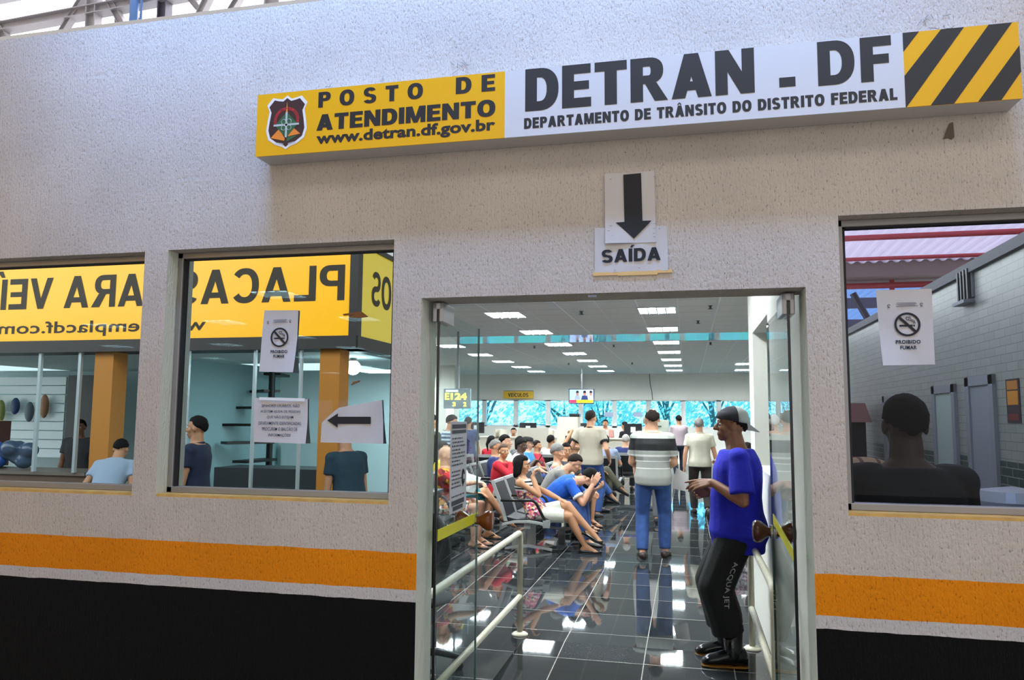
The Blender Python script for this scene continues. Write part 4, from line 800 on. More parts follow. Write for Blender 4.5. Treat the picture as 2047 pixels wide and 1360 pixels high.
def person(label, loc, face, s=1.0, skin='tan', sex='m', pelvis=.93, lean=(0, 0), twist=0, head=(0, 0, 0), neck=None, hands=None, feet=None, elbow=None, knee=None,
           top=None, bottom=None, hair=('short', 'black'), shoes=('shoe', '151515'), belly=0.0, group=None, vx=.008, hcurl=(.5, .5), hpalm=None, hthumb=None, point=(False, False), eyes=True, collar=None, face_hair=None, px=0.0, wide=1.0, roll=0.0):
    """face: compass angle of the facing direction in degrees (0 = +X, 90 = +Y). Local frame: +X the person's right, +Y forward."""
    P = Vector((px*s, 0, pelvis)); a0, a1 = R(lean[0]), R(lean[1])
    def ang(t): return a0+(a1-a0)*sstep((t+.02)/.42)
    pos = {}; p = P.copy(); q = P.copy(); st = .005
    grid = {0: P.copy()}
    for k in range(1, 130): p = p+Vector((0, math.sin(ang(k*st)), math.cos(ang(k*st))))*st*s; grid[k] = p.copy()
    for k in range(1, 50): q = q-Vector((0, math.sin(a0), math.cos(a0)))*st*s; grid[-k] = q.copy()
    def spine(t): return grid[int(round(t/st))]
    def frame(t):
        a = ang(t); tw = R(twist)*sstep(t/.4); xx = Vector((math.cos(tw), math.sin(tw), 0)); ff = Vector((-math.sin(tw)*math.cos(a), math.cos(tw)*math.cos(a), -math.sin(a))); return xx, ff
    if sex == 'f': prof = [(-.13, .10, .085, 0), (-.07, .165, .12, 0), (0, .178, .125, 0), (.07, .165, .115, 0), (.16, .128, .10, .005), (.26, .145, .115, .012), (.33, .152, .125, .02), (.40, .155, .098, .004), (.44, .14, .085, 0), (.475, .10, .07, 0), (.51, .055, .055, 0)]
    else: prof = [(-.13, .10, .085, 0), (-.07, .155, .115, 0), (0, .168, .122, 0), (.08, .160, .118, .005), (.17, .152, .115, .008), (.27, .168, .122, .008), (.36, .178, .122, .004), (.42, .172, .102, 0), (.455, .145, .085, 0), (.485, .10, .072, 0), (.515, .062, .062, 0)]
    def torso(mb, t0, t1, inf, flare=0.0, n=18):
        rr = []
        ts = sorted(set([t0, t1]+[q_[0] for q_ in prof if t0 < q_[0] < t1]))
        for t in ts:
            for i in range(len(prof)-1):
                if prof[i][0] <= t <= prof[i+1][0]: k = (t-prof[i][0])/(prof[i+1][0]-prof[i][0]); rx, ry, yo = [prof[i][j]*(1-k)+prof[i+1][j]*k for j in (1, 2, 3)]; break
            else: rx, ry, yo = (prof[0] if t < prof[0][0] else prof[-1])[1:]
            bl = belly*math.exp(-((t-.13)/.10)**2); xx, ff = frame(t); c = spine(t)+ff*(yo+bl*.6)*s
            fl = flare*sstep((.12-t)/.25); rx = (rx*wide+inf+fl)*s; ry = (ry*(1+(wide-1)*.7)+inf+bl*.55+fl)*s
            rr.append([c+xx*(rx*math.copysign(abs(math.cos(2*PI*j/n))**.85, math.cos(2*PI*j/n)))+ff*(ry*math.copysign(abs(math.sin(2*PI*j/n))**.9, math.sin(2*PI*j/n))) for j in range(n)])
        mb.rings(rr)
    xx, ff = frame(.43); sw = (.172 if sex == 'm' else .152)*wide
    SH = {1: spine(.43)+xx*sw*s, -1: spine(.43)-xx*sw*s}
    nb = spine(.49); an = R(neck) if neck is not None else a1*.6
    HC = nb+Vector((0, math.sin(an), math.cos(an)))*.155*s+Vector((0, .012*s, 0))
    hy, hp, hr = [R(a) for a in head]
    HM = Matrix.Rotation(hy, 3, 'Z') @ Matrix.Rotation(-hp, 3, 'X') @ Matrix.Rotation(hr, 3, 'Y')
    hp_ = lambda x, y, z: HC+HM @ Vector((x*s, y*s, z*s))
    # limbs
    hands = hands or {1: (.24, .10, pelvis-.13), -1: (-.24, .10, pelvis-.13)}; elbow = elbow or {1: (.5, -1, -.3), -1: (-.5, -1, -.3)}
    feet = feet or {1: (.11, 0, .085), -1: (-.11, 0, .085)}; knee = knee or {1: (.1, 1, .2), -1: (-.1, 1, .2)}
    EL, WR, HJ, KN, AN, FD = {}, {}, {}, {}, {}, {}
    for k in (1, -1):
        EL[k], WR[k] = ik(SH[k], Vector(hands[k][:3]), .285*s, .25*s, elbow[k])
        HJ[k] = P+Vector((k*.09*s*wide, 0, -.02*s)); fx = feet[k]
        KN[k], AN[k] = ik(HJ[k], Vector(fx[:3]), .43*s, .42*s, knee[k])
        yaw, pit = R(fx[3]) if len(fx) > 3 else 0, R(fx[4]) if len(fx) > 4 else 0
        FD[k] = Vector((math.sin(yaw)*math.cos(pit), math.cos(yaw)*math.cos(pit), math.sin(pit)))
    # ---- body: one continuous surface
    b = MB(); torso(b, -.13, .515, 0)
    b.caps(spine(.475), HC+HM @ Vector((0, -.012*s, -.05*s)), (.068 if sex == 'm' else .058)*s, (.060 if sex == 'm' else .050)*s)
    b.ell(hp_(0, -.012, .028), (.074*s, .094*s, .090*s), HM); b.ell(hp_(0, .022, -.045), (.056*s, .062*s, .064*s), HM); b.ell(hp_(0, .058, -.085), (.028*s, .026*s, .022*s), HM)
    b.caps(hp_(0, .084, .012), hp_(0, .106, -.022), .010*s, .015*s, n=8); b.caps(hp_(-.012, .092, -.026), hp_(.012, .092, -.026), .011*s, n=8)
    b.caps(hp_(-.034, .070, .026), hp_(.034, .070, .026), .014*s, n=8); b.caps(hp_(-.018, .079, -.056), hp_(.018, .079, -.056), .011*s, n=8); b.caps(hp_(-.014, .077, -.068), hp_(.014, .077, -.068), .010*s, n=8)
    for k in (1, -1):
        b.ell(hp_(k*.077, -.008, -.005), (.011*s, .021*s, .032*s), HM, 8, 6); b.ell(hp_(k*.040, .052, -.02), (.026*s, .030*s, .026*s), HM, 8, 6)
        b.caps(SH[k]-xx*k*.03*s, SH[k], .062*s, .055*s); b.caps(SH[k], EL[k], .050*s*(1.0 if sex == 'm' else .86), .039*s*(1 if sex == 'm' else .9))
        md = EL[k].lerp(WR[k], .3); b.caps(EL[k], md, .038*s, .041*s); b.caps(md, WR[k], .041*s, .027*s)
        f = (WR[k]-EL[k]).normalized()
        if hpalm and hpalm.get(k): f2 = Vector(hpalm[k][0]) if len(hpalm[k]) > 1 else f; pn = Vector(hpalm[k][-1])
        else: f2 = f; pn = Vector((-k, .2, -.3))
        tt = Vector(hthumb[k]) if hthumb and hthumb.get(k) else pn.cross(f2)*(-k) if abs(pn.dot(f2)) < .95 else Vector((0, 1, 0))
        hand_prims(b, WR[k], f2.normalized(), pn, tt, s*1.02, hcurl[0 if k == 1 else 1], point[0 if k == 1 else 1])
        b.caps(HJ[k], KN[k], .088*s*(1 if sex == 'm' else 1.02), .056*s); cf = KN[k].lerp(AN[k], .32)+Vector((0, -.012*s, 0)); b.caps(KN[k], cf, .054*s, .056*s); b.caps(cf, AN[k], .055*s, .035*s)
        hl = AN[k]-FD[k]*.045*s+Vector((0, 0, -.045*s)); bl_ = AN[k]+FD[k]*.115*s+Vector((0, 0, -.062*s)); tp = AN[k]+FD[k]*.175*s+Vector((0, 0, -.067*s))
        b.caps(AN[k], hl, .036*s, .030*s); b.caps(AN[k], bl_, .036*s, .028*s); b.caps(hl, bl_, .028*s, .03*s); b.caps(bl_+Vector((.018*s, 0, 0)), tp, .024*s, .016*s); b.caps(bl_-Vector((.018*s, 0, 0)), tp-FD[k]*.015, .024*s, .014*s)
    root = b.build('person', SKIN[skin], smooth=True, loc=loc); root.rotation_euler = (0, R(roll), R(face-90)); vox(root, vx, 4)
    tag(root, label, 'person', group)
    info = dict(root=root, HC=HC, HM=HM, WR=WR, EL=EL, KN=KN, AN=AN, SH=SH, s=s, hp=hp_, spine=spine, frame=frame)
    cv = max(vx*1.3, .010)
    # ---- hair
    st_, hc = hair; hm = HAIR[hc]
    if st_ in ('short', 'receding', 'fringe', 'thick', 'bun', 'tail', 'bob', 'long'):
        th = {'short': .010, 'receding': .008, 'fringe': .012, 'thick': .020, 'bun': .014, 'tail': .014, 'bob': .022, 'long': .02}[st_]
        h = MB(); nu, nv = 28, 18; vs = []; c0 = Vector((0, -.012, .028)); rad = (.074, .094, .090); rn = random.Random(len(label))
        fs = []
        for i in range(nv+1):
            for j in range(nu):
                v = PI*i/nv; u = 2*PI*j/nu; d = Vector((math.sin(v)*math.sin(u), math.sin(v)*math.cos(u), math.cos(v))); fr = d.y/max(1e-3, math.hypot(d.x, d.y))
                lim = .48 if fr > .55 else (.48-(.55-fr)/.55*.55 if fr > 0 else -.07+fr*.62)
                if st_ == 'receding' and d.z > .50 and d.y > -.50: lim = 2
                if st_ == 'fringe' and fr > .3: lim = .33
                g = sstep((d.z-lim)/.10+.5); e = g*(th+rn.uniform(-.003, .004))-(1-g)*.02
                vs.append(hp_(*(c0+Vector((d.x*(rad[0]+e), d.y*(rad[1]+e), d.z*(rad[2]+e))))))
        for i in range(nv):
            for j in range(nu): fs.append((i*nu+j, i*nu+(j+1) % nu, (i+1)*nu+(j+1) % nu, (i+1)*nu+j))
        h.add(vs, fs)
        if st_ in ('bob', 'long'):
            dn = -.10 if st_ == 'bob' else -.2
            for k in (1, -1): h.caps(hp_(k*.066, .005, .04), hp_(k*.070, -.005, dn*.95), .032*s, .026*s); h.caps(hp_(k*.05, -.05, .04), hp_(k*.055, -.055, dn-.02), .05*s, .04*s)
            h.caps(hp_(0, -.065, .04), hp_(0, -.065, dn-.03), .055*s, .045*s)
        if st_ == 'bun': h.ell(hp_(0, -.115, .03), (.045*s, .04*s, .045*s), HM)
        if st_ == 'tail': h.caps(hp_(0, -.10, .03), hp_(0, -.125, -.05), .03*s, .032*s); h.caps(hp_(0, -.125, -.05), hp_(.01, -.11, -.19), .032*s, .014*s)
        if st_ == 'thick': h.ell(hp_(0, -.02, .06), (.088*s, .105*s, .08*s), HM)
        o = h.build('hair', hm, root, smooth=True)
        if st_ in ('bob', 'long', 'bun', 'tail', 'thick'): vox(o, cv, 5)
    if face_hair:
        h = MB(); h.ell(hp_(0, .032, -.072), (.055*s, .057*s, .042*s), HM); h.build('beard', HAIR[face_hair], root, smooth=True)
    if eyes:
        for k in (1, -1):
            e = MB(); e.ell(hp_(k*.031, .0745, .008), (.0145*s, .010*s, .0075*s), HM, 10, 8); eo = e.build('eye', EYEW, root, smooth=True)
            i_ = MB(); i_.ell(hp_(k*.031, .0815, .008), (.0062*s, .0042*s, .0062*s), HM, 8, 6); i_.build('iris', EYED, eo, smooth=True)
            w_ = MB(); w_.caps(hp_(k*.014, .084, .029), hp_(k*.048, .071, .032), .0042*s, .0032*s, n=6); w_.build('eyebrow', HAIR['black' if hc in ('black', 'dark', 'brown') else hc], root)
        m_ = MB(); m_.caps(hp_(-.021, .083, -.062), hp_(.021, .083, -.062), .0062*s, n=6); m_.build('lips', LIPM if skin != 'dark' else mat('lip_dark', '3d2420', .5), root, smooth=True)
    # ---- clothes
    if top:
        kind, tm = top[0], top[1]; opt = top[2] if len(top) > 2 else {}
        sl = opt.get('sleeve', {'tee': .62, 'tank': .0, 'long': 1.75, 'polo': .58}[kind]); hem = opt.get('hem', -.10 if pelvis > .7 else -.05); inf = opt.get('inf', .016); c = MB()
        torso(c, hem, .485 if kind != 'tank' else .44, inf, opt.get('flare', .006))
        for k in (1, -1):
            if kind == 'tank': c.caps(spine(.40)+xx*k*.09*s+ff*.05*s, spine(.475)+xx*k*.10*s, .035*s, .03*s); c.caps(spine(.40)+xx*k*.09*s-ff*.05*s, spine(.475)+xx*k*.10*s, .035*s, .03*s); continue
            c.caps(SH[k]-xx*k*.05*s, SH[k]+xx*k*.004, .074*s, .070*s)
            lo = opt.get('loose', .020)
            if sl <= 1: c.caps(SH[k], SH[k].lerp(EL[k], sl), .066*s, (.047+lo)*s, flat=True)
            else: c.caps(SH[k], EL[k], .066*s, .056*s); c.caps(EL[k], EL[k].lerp(WR[k], sl-.8 if sl < 1.8 else 1), .056*s, .040*s, flat=True)
        o = c.build({'tee': 'shirt', 'polo': 'polo_shirt', 'tank': 'sleeveless_top', 'long': 'shirt'}[kind], tm, root, smooth=True); vox(o, cv, 5); info['top'] = o
        if collar:
            k_ = MB(); cx_, cf_ = frame(.49); cc = spine(.488); k_.tube([cc+cx_*.070*s*math.cos(t)+cf_*(.068*s*math.sin(t)+.004)-Vector((0, 0, .012*s*math.sin(t))) for t in np.linspace(0, 2*PI, 22)[:-1]], .013*s, 7, closed=True); k_.build('collar', collar, root, smooth=True)
        if opt.get('cuff'):
            for k in (1, -1):
                a_ = SH[k].lerp(EL[k], sl-.05); b_ = SH[k].lerp(EL[k], sl+.005); MB().caps(a_, b_, (.050+lo)*s, (.0515+lo)*s, flat=True).build('sleeve_cuff', opt['cuff'], o, smooth=True)
    if bottom:
        kind, bm_ = bottom[0], bottom[1]; lo = bottom[2] if len(bottom) > 2 else .016; c = MB(); torso(c, -.135, .07, .010)
        for k in (1, -1):
            if kind == 'skirt':
                c.caps(HJ[k], KN[k].lerp(HJ[k], .1), .108*s, .095*s, flat=True); continue
            c.caps(HJ[k]+Vector((0, 0, .01)), KN[k] if kind == 'long' else HJ[k].lerp(KN[k], .84), (.094+lo*.6)*s, (.060+lo)*s if kind == 'long' else (.074+lo)*s, flat=kind != 'long')
            if kind == 'long':
                en = KN[k].lerp(AN[k], .97 if len(bottom) < 4 else bottom[3]); md = KN[k].lerp(AN[k], .4)+Vector((0, -.01, 0)); c.caps(KN[k], md, (.060+lo)*s, (.058+lo)*s); c.caps(md, en, (.058+lo)*s, (.046+lo)*s, flat=True)
        o = c.build({'long': 'trousers', 'shorts': 'shorts', 'skirt': 'skirt'}[kind], bm_, root, smooth=True); vox(o, cv, 6); info['bottom'] = o
    if shoes:
        sk, scol = shoes; sm = scol if not isinstance(scol, str) else mat('shoe_'+scol, scol, .4)
        for k in (1, -1):
            F = FD[k]; S_ = Vector((F.y, -F.x, 0)).normalized(); D = S_.cross(F).normalized(); D = D if D.z > 0 else -D
            A = AN[k]; base = A-D*.078*s
            def rg(fy, w_, zb, zt, n_=10):
                c_ = base+F*fy*s; return [c_+S_*(w_*s*math.cos(2*PI*j/n_))+D*((zb+zt)/2+(zt-zb)/2*math.sin(2*PI*j/n_))*s for j in range(n_)]
            if sk == 'sandal':
                so = MB(); so.rings([rg(y, w_, -.008, .012) for y, w_ in ((-.085, .02), (-.06, .036), (.0, .036), (.08, .045), (.15, .046), (.19, .03), (.2, .01))]); o = so.build('sandal', sm, root, smooth=True)
                sp_ = MB(); tp = base+F*.135*s+D*.02*s
                for q_ in (1, -1): sp_.tube([tp, base+F*.09*s+S_*q_*.03*s+D*.05*s, base+F*.03*s+S_*q_*.042*s+D*.02*s], .008*s, 6)
                sp_.build('strap', sm, o)
            else:
                zt = {'shoe': .075, 'flat': .040, 'boot': .105, 'sneaker': .078}[sk]
                pr_ = [(-.088, .022, 0, zt*.8), (-.07, .040, -.004, zt*1.05), (-.02, .044, -.004, zt*1.05), (.04, .046, -.004, zt), (.10, .052, -.004, zt*.75), (.15, .050, -.004, zt*.62), (.19, .036, -.002, .042), (.205, .014, .004, .03)]
                so = MB(); pr_ = [(a, b_*(1.14 if sk == 'boot' else 1), c_, d_) for a, b_, c_, d_ in pr_]; so.rings([rg(*q_) for q_ in pr_]); o = so.build('shoe' if sk != 'boot' else 'rubber_boot', sm, root, smooth=True)
                sl_ = MB(); sl_.rings([rg(y, w_+.003, -.014, .006) for y, w_, a_, b_ in pr_]); sl_.build('sole', mat('sole_dark', '141414', .7) if sk != 'boot' else mat('boot_sole_ochre', '9a6a22', .6), o)
                if sk == 'boot':
                    sh = MB(); sh.caps(A-D*.03*s, A+Vector((0, 0, .2*s)), .056*s, .066*s, flat=True); sh.build('boot_shaft', sm, o, smooth=True)
    return info
def world(info, p): return info['root'].matrix_basis @ Vector(p)

def C(name, col=None, **k): return mat('cloth_'+name, col or 'cdcdc8', .85, bump=.55, bscale=13, **k)
DENIM = mat('denim_blue', '2f4f8a', .85, noise=.35, nscale=14, bump=.6, bscale=16); DENIMD = mat('denim_dark', '27374f', .85, noise=.3, nscale=14)
def sit(z=.47, back=8, cross=None, dx=0.0, fwd=.40, wide_=.11):
    """seated pose: pelvis on the seat, feet on the floor; cross = 1/-1 lays that leg over the other knee"""
    d = dict(pelvis=z, lean=(-back, -back*.4), feet={1: (wide_, fwd, .085, 6), -1: (-wide_, fwd, .085, -6)}, knee={1: (.15, .6, 1), -1: (-.15, .6, 1)},
             hands={1: (.12, .26, z+.14), -1: (-.10, .27, z+.13)}, elbow={1: (1, -.6, -.2), -1: (-1, -.6, -.2)}, hcurl=(.5, .5), hpalm={1: ((-.6, .8, -.1), (0, 0, -1)), -1: ((.6, .8, -.1), (0, 0, -1))})
    if cross:
        k = cross; d['feet'][k] = (-k*.10, fwd+.22, .30, -k*12, -25); d['knee'][k] = (-k*.3, .3, 1); d['feet'][-k] = (-k*.06, fwd, .085, 0)
    return d
def up(**k): d = dict(k); return d
# --- the man in blue by the door
BLUE = C('royal_blue', '1218ac'); BLKC = C('black', '0f0f11')
bm_ = person('man in royal blue T-shirt, backwards cap and rubber boots leaning by the right door', (.335, 2.50, -.008), 180, 1.03, 'brown', pelvis=.935, lean=(-3, 3), neck=8, head=(4, -2, 0),
    hands={1: (.08, .18, 1.13), -1: (-.14, .18, 1.21)}, elbow={1: (.6, -.8, -.5), -1: (-.55, -.75, -.6)}, feet={1: (.09, .10, .088, 4), -1: (-.12, .06, .088, -2)}, knee={1: (.1, 1, .1), -1: (-.1, 1, .1)},
    top=('tee', BLUE, dict(hem=-.19, flare=.05, inf=.040, sleeve=.84, loose=.038)), bottom=('long', BLKC, .056, .72), hair=('fringe', 'black'), shoes=('boot', mat('rubber_boot_black', '111317', .15)), belly=.03, vx=.0055,
    hcurl=(1.1, .55), hpalm={1: ((-.15, .95, -.1), (-.8, 0, .5)), -1: ((.0, 1, -.12), (.45, 0, -.9))}, hthumb={1: (0, 0, 1), -1: (.7, 0, .7)}, point=(False, True))
hp = bm_['hp']; rt_ = bm_['root']
c = MB(); vs = []; fs = []; nu, nv = 28, 10      # the cap, worn back to front
for i in range(nv+1):
    for j in range(nu):
        v = PI*.52*i/nv; u = 2*PI*j/nu; d = Vector((math.sin(v)*math.sin(u), math.sin(v)*math.cos(u), math.cos(v))); zc = d.z*.098
        vs.append(hp(d.x*.089, -.014+d.y*.112, .036+zc+(.016*d.y if i > 6 else 0)))
for i in range(nv):
    for j in range(nu): fs.append((i*nu+j, i*nu+(j+1) % nu, (i+1)*nu+(j+1) % nu, (i+1)*nu+j))
co = c.add(vs, fs).build('baseball_cap', mat('cap_charcoal', '2c2b33', .85), rt_, smooth=True)
s_ = co.modifiers.new('thick', 'SOLIDIFY'); s_.thickness = .004
c = MB(); vs = []; fs = []      # pale rear half
for i in range(nv+1):
    for j in range(15):
        v = PI*.525*i/nv; u = PI*(.58+.84*j/14); d = Vector((math.sin(v)*math.sin(u), math.sin(v)*math.cos(u), math.cos(v)))
        vs.append(hp(d.x*.0915, -.014+d.y*.1145, .037+d.z*.0995+(.014*d.y if i > 6 else 0)))
for i in range(nv):
    for j in range(14): fs.append((i*15+j, i*15+j+1, (i+1)*15+j+1, (i+1)*15+j))
o = c.add(vs, fs).build('pale_panel', mat('cap_pale_grey', 'a9b0ac', .85), co, smooth=True); s_ = o.modifiers.new('thick', 'SOLIDIFY'); s_.thickness = .003
c = MB(); rr = []
for k in range(9):
    a = -PI/2+PI*k/8; rr.append((math.sin(a)*.078, math.cos(a)))
br = [[hp(x*1.0, -.095-.0*y, .030) for x, y in rr], [hp(x*1.02, -.105-.085*max(y, 0)**.7, -.022-.012*max(y, 0)) for x, y in rr]]
top_ = br; bot = [[p+Vector((0, 0, -.005)) for p in r_] for r_ in br]
n_ = 9; vs = br[0]+br[1]+bot[0]+bot[1]; fs = []
for i in range(n_-1): fs += [(i, i+1, n_+i+1, n_+i), (2*n_+i, 3*n_+i, 3*n_+i+1, 2*n_+i+1), (n_+i, n_+i+1, 3*n_+i+1, 3*n_+i), (i, 2*n_+i, 2*n_+i+1, i+1)]
c.add(vs, fs).build('visor', mat('cap_visor_grey', '9ba09d', .8), co, smooth=False)
# reading on his trouser leg, down the outside of the left thigh
pts = MB(); aj = bm_['KN'][-1]; vv, ff_ = text_polys('ACQUA JET', off=.012, space=1.1)
top_p = Vector((-.48, .06, .70)); dn = Vector((0, -.02, -1)).normalized(); wd = Vector((0, 1, 0)); base_x = -.30
pts.add([top_p+dn*(x*.30)+Vector((0, -1, 0))*(y*.042)+Vector((0, .075*x+.02*math.sin(PI*x), 0)) for x, y in vv], ff_)
lt = pts.build('lettering', mat('reflective_grey_print', '9b9a98', .5), rt_); sw_ = lt.modifiers.new('wrap', 'SHRINKWRAP'); sw_.target = bm_['bottom']; sw_.wrap_method = 'PROJECT'; sw_.use_project_x = True; sw_.use_project_y = False; sw_.use_project_z = False; sw_.use_positive_direction = True; sw_.use_negative_direction = False; sw_.offset = .010
WRAP = [lt]
# --- the walkers
person('balding man with grey polo striped black across the shoulders and blue jeans, seen from behind', (-.41, 6.15, 0), 92, 1.04, 'light', pelvis=.945, lean=(-3, 3), head=(2, 4, 0), neck=4,
    hands={1: (.16, .28, 1.03), -1: (-.16, .28, 1.03)}, elbow={1: (.55, -1, -.2), -1: (-.55, -1, -.2)}, feet={1: (.13, .10, .085, 10), -1: (-.13, -.05, .085, -8)},
    top=('polo', bands('striped_polo', 'Z', [(-1, '979892'), (1.03, 'cfcfca'), (1.048, '8f908b'), (1.11, 'cfcfca'), (1.128, '8f908b'), (1.18, 'cfcfca'), (1.197, '979892'), (1.24, '131316'), (1.385, 'a5a89f'), (2, 'a5a89f')]), dict(hem=-.09, flare=.02, inf=.022, sleeve=.72)), bottom=('long', DENIM, .020), hair=('receding', 'dark'), shoes=('shoe', '241a16'), belly=.05, collar=C('grey_collar', 'b9bcb4'), vx=.007, wide=1.08)
sh = MB().prism([(0, 0), (.17, -.04), (.20, .16), (.06, .24)], (0, 0, 0), Vector((1, .3, 0)).normalized(), Z, (0, .002, 0)).build('paper_sheet', PAPER, loc=(-.20, 6.32, .80)); tag(sh, 'white sheet of paper held low by the man in the black-banded polo', 'paper')
person('grey-haired man in cream polo and dark trousers walking away down the aisle', (.19, 10.35, 0), 95, .97, 'light', pelvis=.885, lean=(0, 6), head=(-8, 0, 0), hands={1: (.30, .06, .80), -1: (-.26, .02, .80)}, feet={1: (.10, -.18, .12, 5, -25), -1: (-.09, .14, .085, -5)},
    top=('polo', C('cream', 'c2bfac'), dict(hem=-.08, flare=.02, inf=.02, sleeve=.6)), bottom=('long', C('dark_brown', '2a2422'), .018), hair=('short', 'grey'), shoes=('shoe', '141212'), belly=.02, collar=C('cream'), vx=.008, wide=1.05)
person('man in beige polo with dark trim standing with his back turned among the benches', (-1.56, 9.5, 0), 75, 1.04, 'light', pelvis=.94, lean=(-2, 2), head=(-12, 2, 0), hands={1: (.28, .12, .95), -1: (-.26, .22, 1.10)}, top=('polo', C('beige', 'ada695'), dict(hem=-.08, flare=.02, sleeve=.62, cuff=C('black'))), bottom=('long', DENIM, .018), hair=('short', 'dark'), shoes=('shoe', '181412'), collar=C('black'), wide=1.06, belly=.03)
person('man in lilac shirt and navy trousers walking away, farthest along the aisle', (-.24, 18.2, 0), 100, 1.0, 'tan', pelvis=.92, top=('long', C('lilac', 'b9a7ad'), dict(hem=-.06, sleeve=1.5)), bottom=('long', C('navy', '1b2236'), .016), hair=('short', 'black'), shoes=('shoe', '141212'), vx=.010, feet={1: (.1, .1, .085), -1: (-.1, -.12, .1, 0, -20)})
person('person in white shirt standing half hidden in front of the man with banded polo', (-.60, 9.1, 0), 90, 1.0, 'light', pelvis=.92, top=('long', C('white', 'd6d5d0'), dict(sleeve=1.6)), bottom=('long', C('grey_trousers', '55565a'), .016), hair=('short', 'white'), vx=.010)
# --- first row of seats beside the aisle, everyone facing right
SX = -1.93
wtop = mat('striped_floral_top', 'ffffff', .85); n = wtop.node_tree.nodes; l = wtop.node_tree.links
t = n.new('ShaderNodeTexCoord'); s = n.new('ShaderNodeSeparateXYZ'); l.new(t.outputs['Object'], s.inputs[0])
ppg = n.new('ShaderNodeMath'); ppg.operation = 'PINGPONG'; ppg.inputs[1].default_value = .02; l.new(s.outputs['Z'], ppg.inputs[0]); lt_ = n.new('ShaderNodeMath'); lt_.operation = 'GREATER_THAN'; lt_.inputs[1].default_value = .0095; l.new(ppg.outputs[0], lt_.inputs[0])
m1 = n.new('ShaderNodeMix'); m1.data_type = 'RGBA'; m1.inputs[6].default_value = (*lin('17161a'), 1); m1.inputs[7].default_value = (*lin('d9d6cf'), 1); l.new(lt_.outputs[0], m1.inputs[0])
vo = n.new('ShaderNodeTexVoronoi'); vo.inputs['Scale'].default_value = 38; l.new(t.outputs['Object'], vo.inputs['Vector']); sc = n.new('ShaderNodeSeparateColor'); l.new(vo.outputs['Color'], sc.inputs[0])
cr = n.new('ShaderNodeValToRGB'); cr.color_ramp.interpolation = 'CONSTANT'; e = cr.color_ramp.elements; e[0].color = (*lin('d8cfc6'), 1); e[1].position = .25; e[1].color = (*lin('b0335f'), 1)
for p_, c_ in ((.45, 'd9a06a'), (.6, '7a4a58'), (.75, 'd7638c'), (.88, '3a3238')): x = e.new(p_); x.color = (*lin(c_), 1)
l.new(sc.outputs[0], cr.inputs[0]); gt = n.new('ShaderNodeMath'); gt.operation = 'LESS_THAN'; gt.inputs[1].default_value = .735; l.new(s.outputs['Z'], gt.inputs[0])
m2 = n.new('ShaderNodeMix'); m2.data_type = 'RGBA'; l.new(gt.outputs[0], m2.inputs[0]); l.new(m1.outputs[2], m2.inputs[6]); l.new(cr.outputs[0], m2.inputs[7]); l.new(m2.outputs[2], n['Principled BSDF'].inputs['Base Color'])
person('woman in striped floral top and pale shorts sitting cross-legged, hand at her mouth', (SX+.11, 6.26, 0), 0, .96, 'tan', 'f', pelvis=.465, lean=(-35, -22), neck=2, head=(-4, 4, 0), feet={1: (.02, .60, .085, 4), -1: (.04, .66, .275, 4, -25)}, knee={1: (.05, .4, 1), -1: (.2, .25, 1)},
    hands={1: (.05, -.05, .90), -1: (-.02, .30, .62)}, elbow={1: (.35, .35, -1), -1: (-1, -.4, -.3)}, top=('tank', wtop, dict(hem=-.05, flare=.02)), bottom=('shorts', C('pale_shorts', 'c9c8bb'), .012), hair=('bob', 'black'), shoes=('flat', mat('patent_black', '0b0b0d', .15)), hpalm={1: ((-.35, .2, .9), (-.4, .7, .1)), -1: ((.4, .8, -.2), (0, 0, -1))}, hcurl=(1.2, .6), vx=.0065)
pm = person('man in bright blue polo bent over his knees with a phone at his ear', (SX+.14, 6.84, 0), 0, 1.04, 'light', pelvis=.48, lean=(22, 64), neck=80, head=(0, 55, 0), feet={1: (.16, .52, .085, 6), -1: (-.14, .50, .085, -4)}, knee={1: (.2, .6, 1), -1: (-.2, .6, 1)},
    hands={1: (.17, .60, .775), -1: (-.02, .60, .70)}, elbow={1: (.3, .5, -1), -1: (-.4, .3, -1)}, top=('polo', C('polo_blue', '1554b4'), dict(cuff=C('white'), sleeve=.7)), bottom=('long', DENIM, .016), hair=('thick', 'black'), shoes=('shoe', '0e0e10'), collar=C('polo_blue'), hpalm={1: ((.1, .5, .8), (-1, 0, 0)), -1: ((.2, .8, .3), (0, 0, 1))}, hcurl=(.5, .9), vx=.0065, face_hair='black')
ph = MB().bb((-.004, -.035, -.065), (.004, .035, .065)).build('mobile_phone', mat('phone_black', '0f0f12', .25), bevel=.004); ph.matrix_world = Matrix.Translation(world(pm, pm['WR'][1]+Vector((-.045, .055, .085)))) @ Matrix.Rotation(R(-90), 4, 'Z') @ Matrix.Rotation(R(-35), 4, 'X'); tag(ph, 'black mobile phone held to the ear of the man in blue polo', 'phone')
person('man in grey polo with white collar leaning forward, looking down', (SX, 7.42, 0), 0, 1.02, 'light', pelvis=.49, lean=(16, 44), neck=52, head=(0, 34, 0), feet={1: (.14, .46, .085), -1: (-.14, .44, .085)}, knee={1: (.2, .6, 1), -1: (-.2, .6, 1)}, hands={1: (.08, .62, .60), -1: (-.06, .64, .60)}, elbow={1: (1, 0, -.5), -1: (-1, 0, -.5)}, top=('polo', C('warm_grey', '7e7b74'), {}), bottom=('long', C('black'), .02), hair=('short', 'dark'), shoes=('shoe', '121212'), collar=C('white'), wide=1.08, belly=.03, vx=.007)
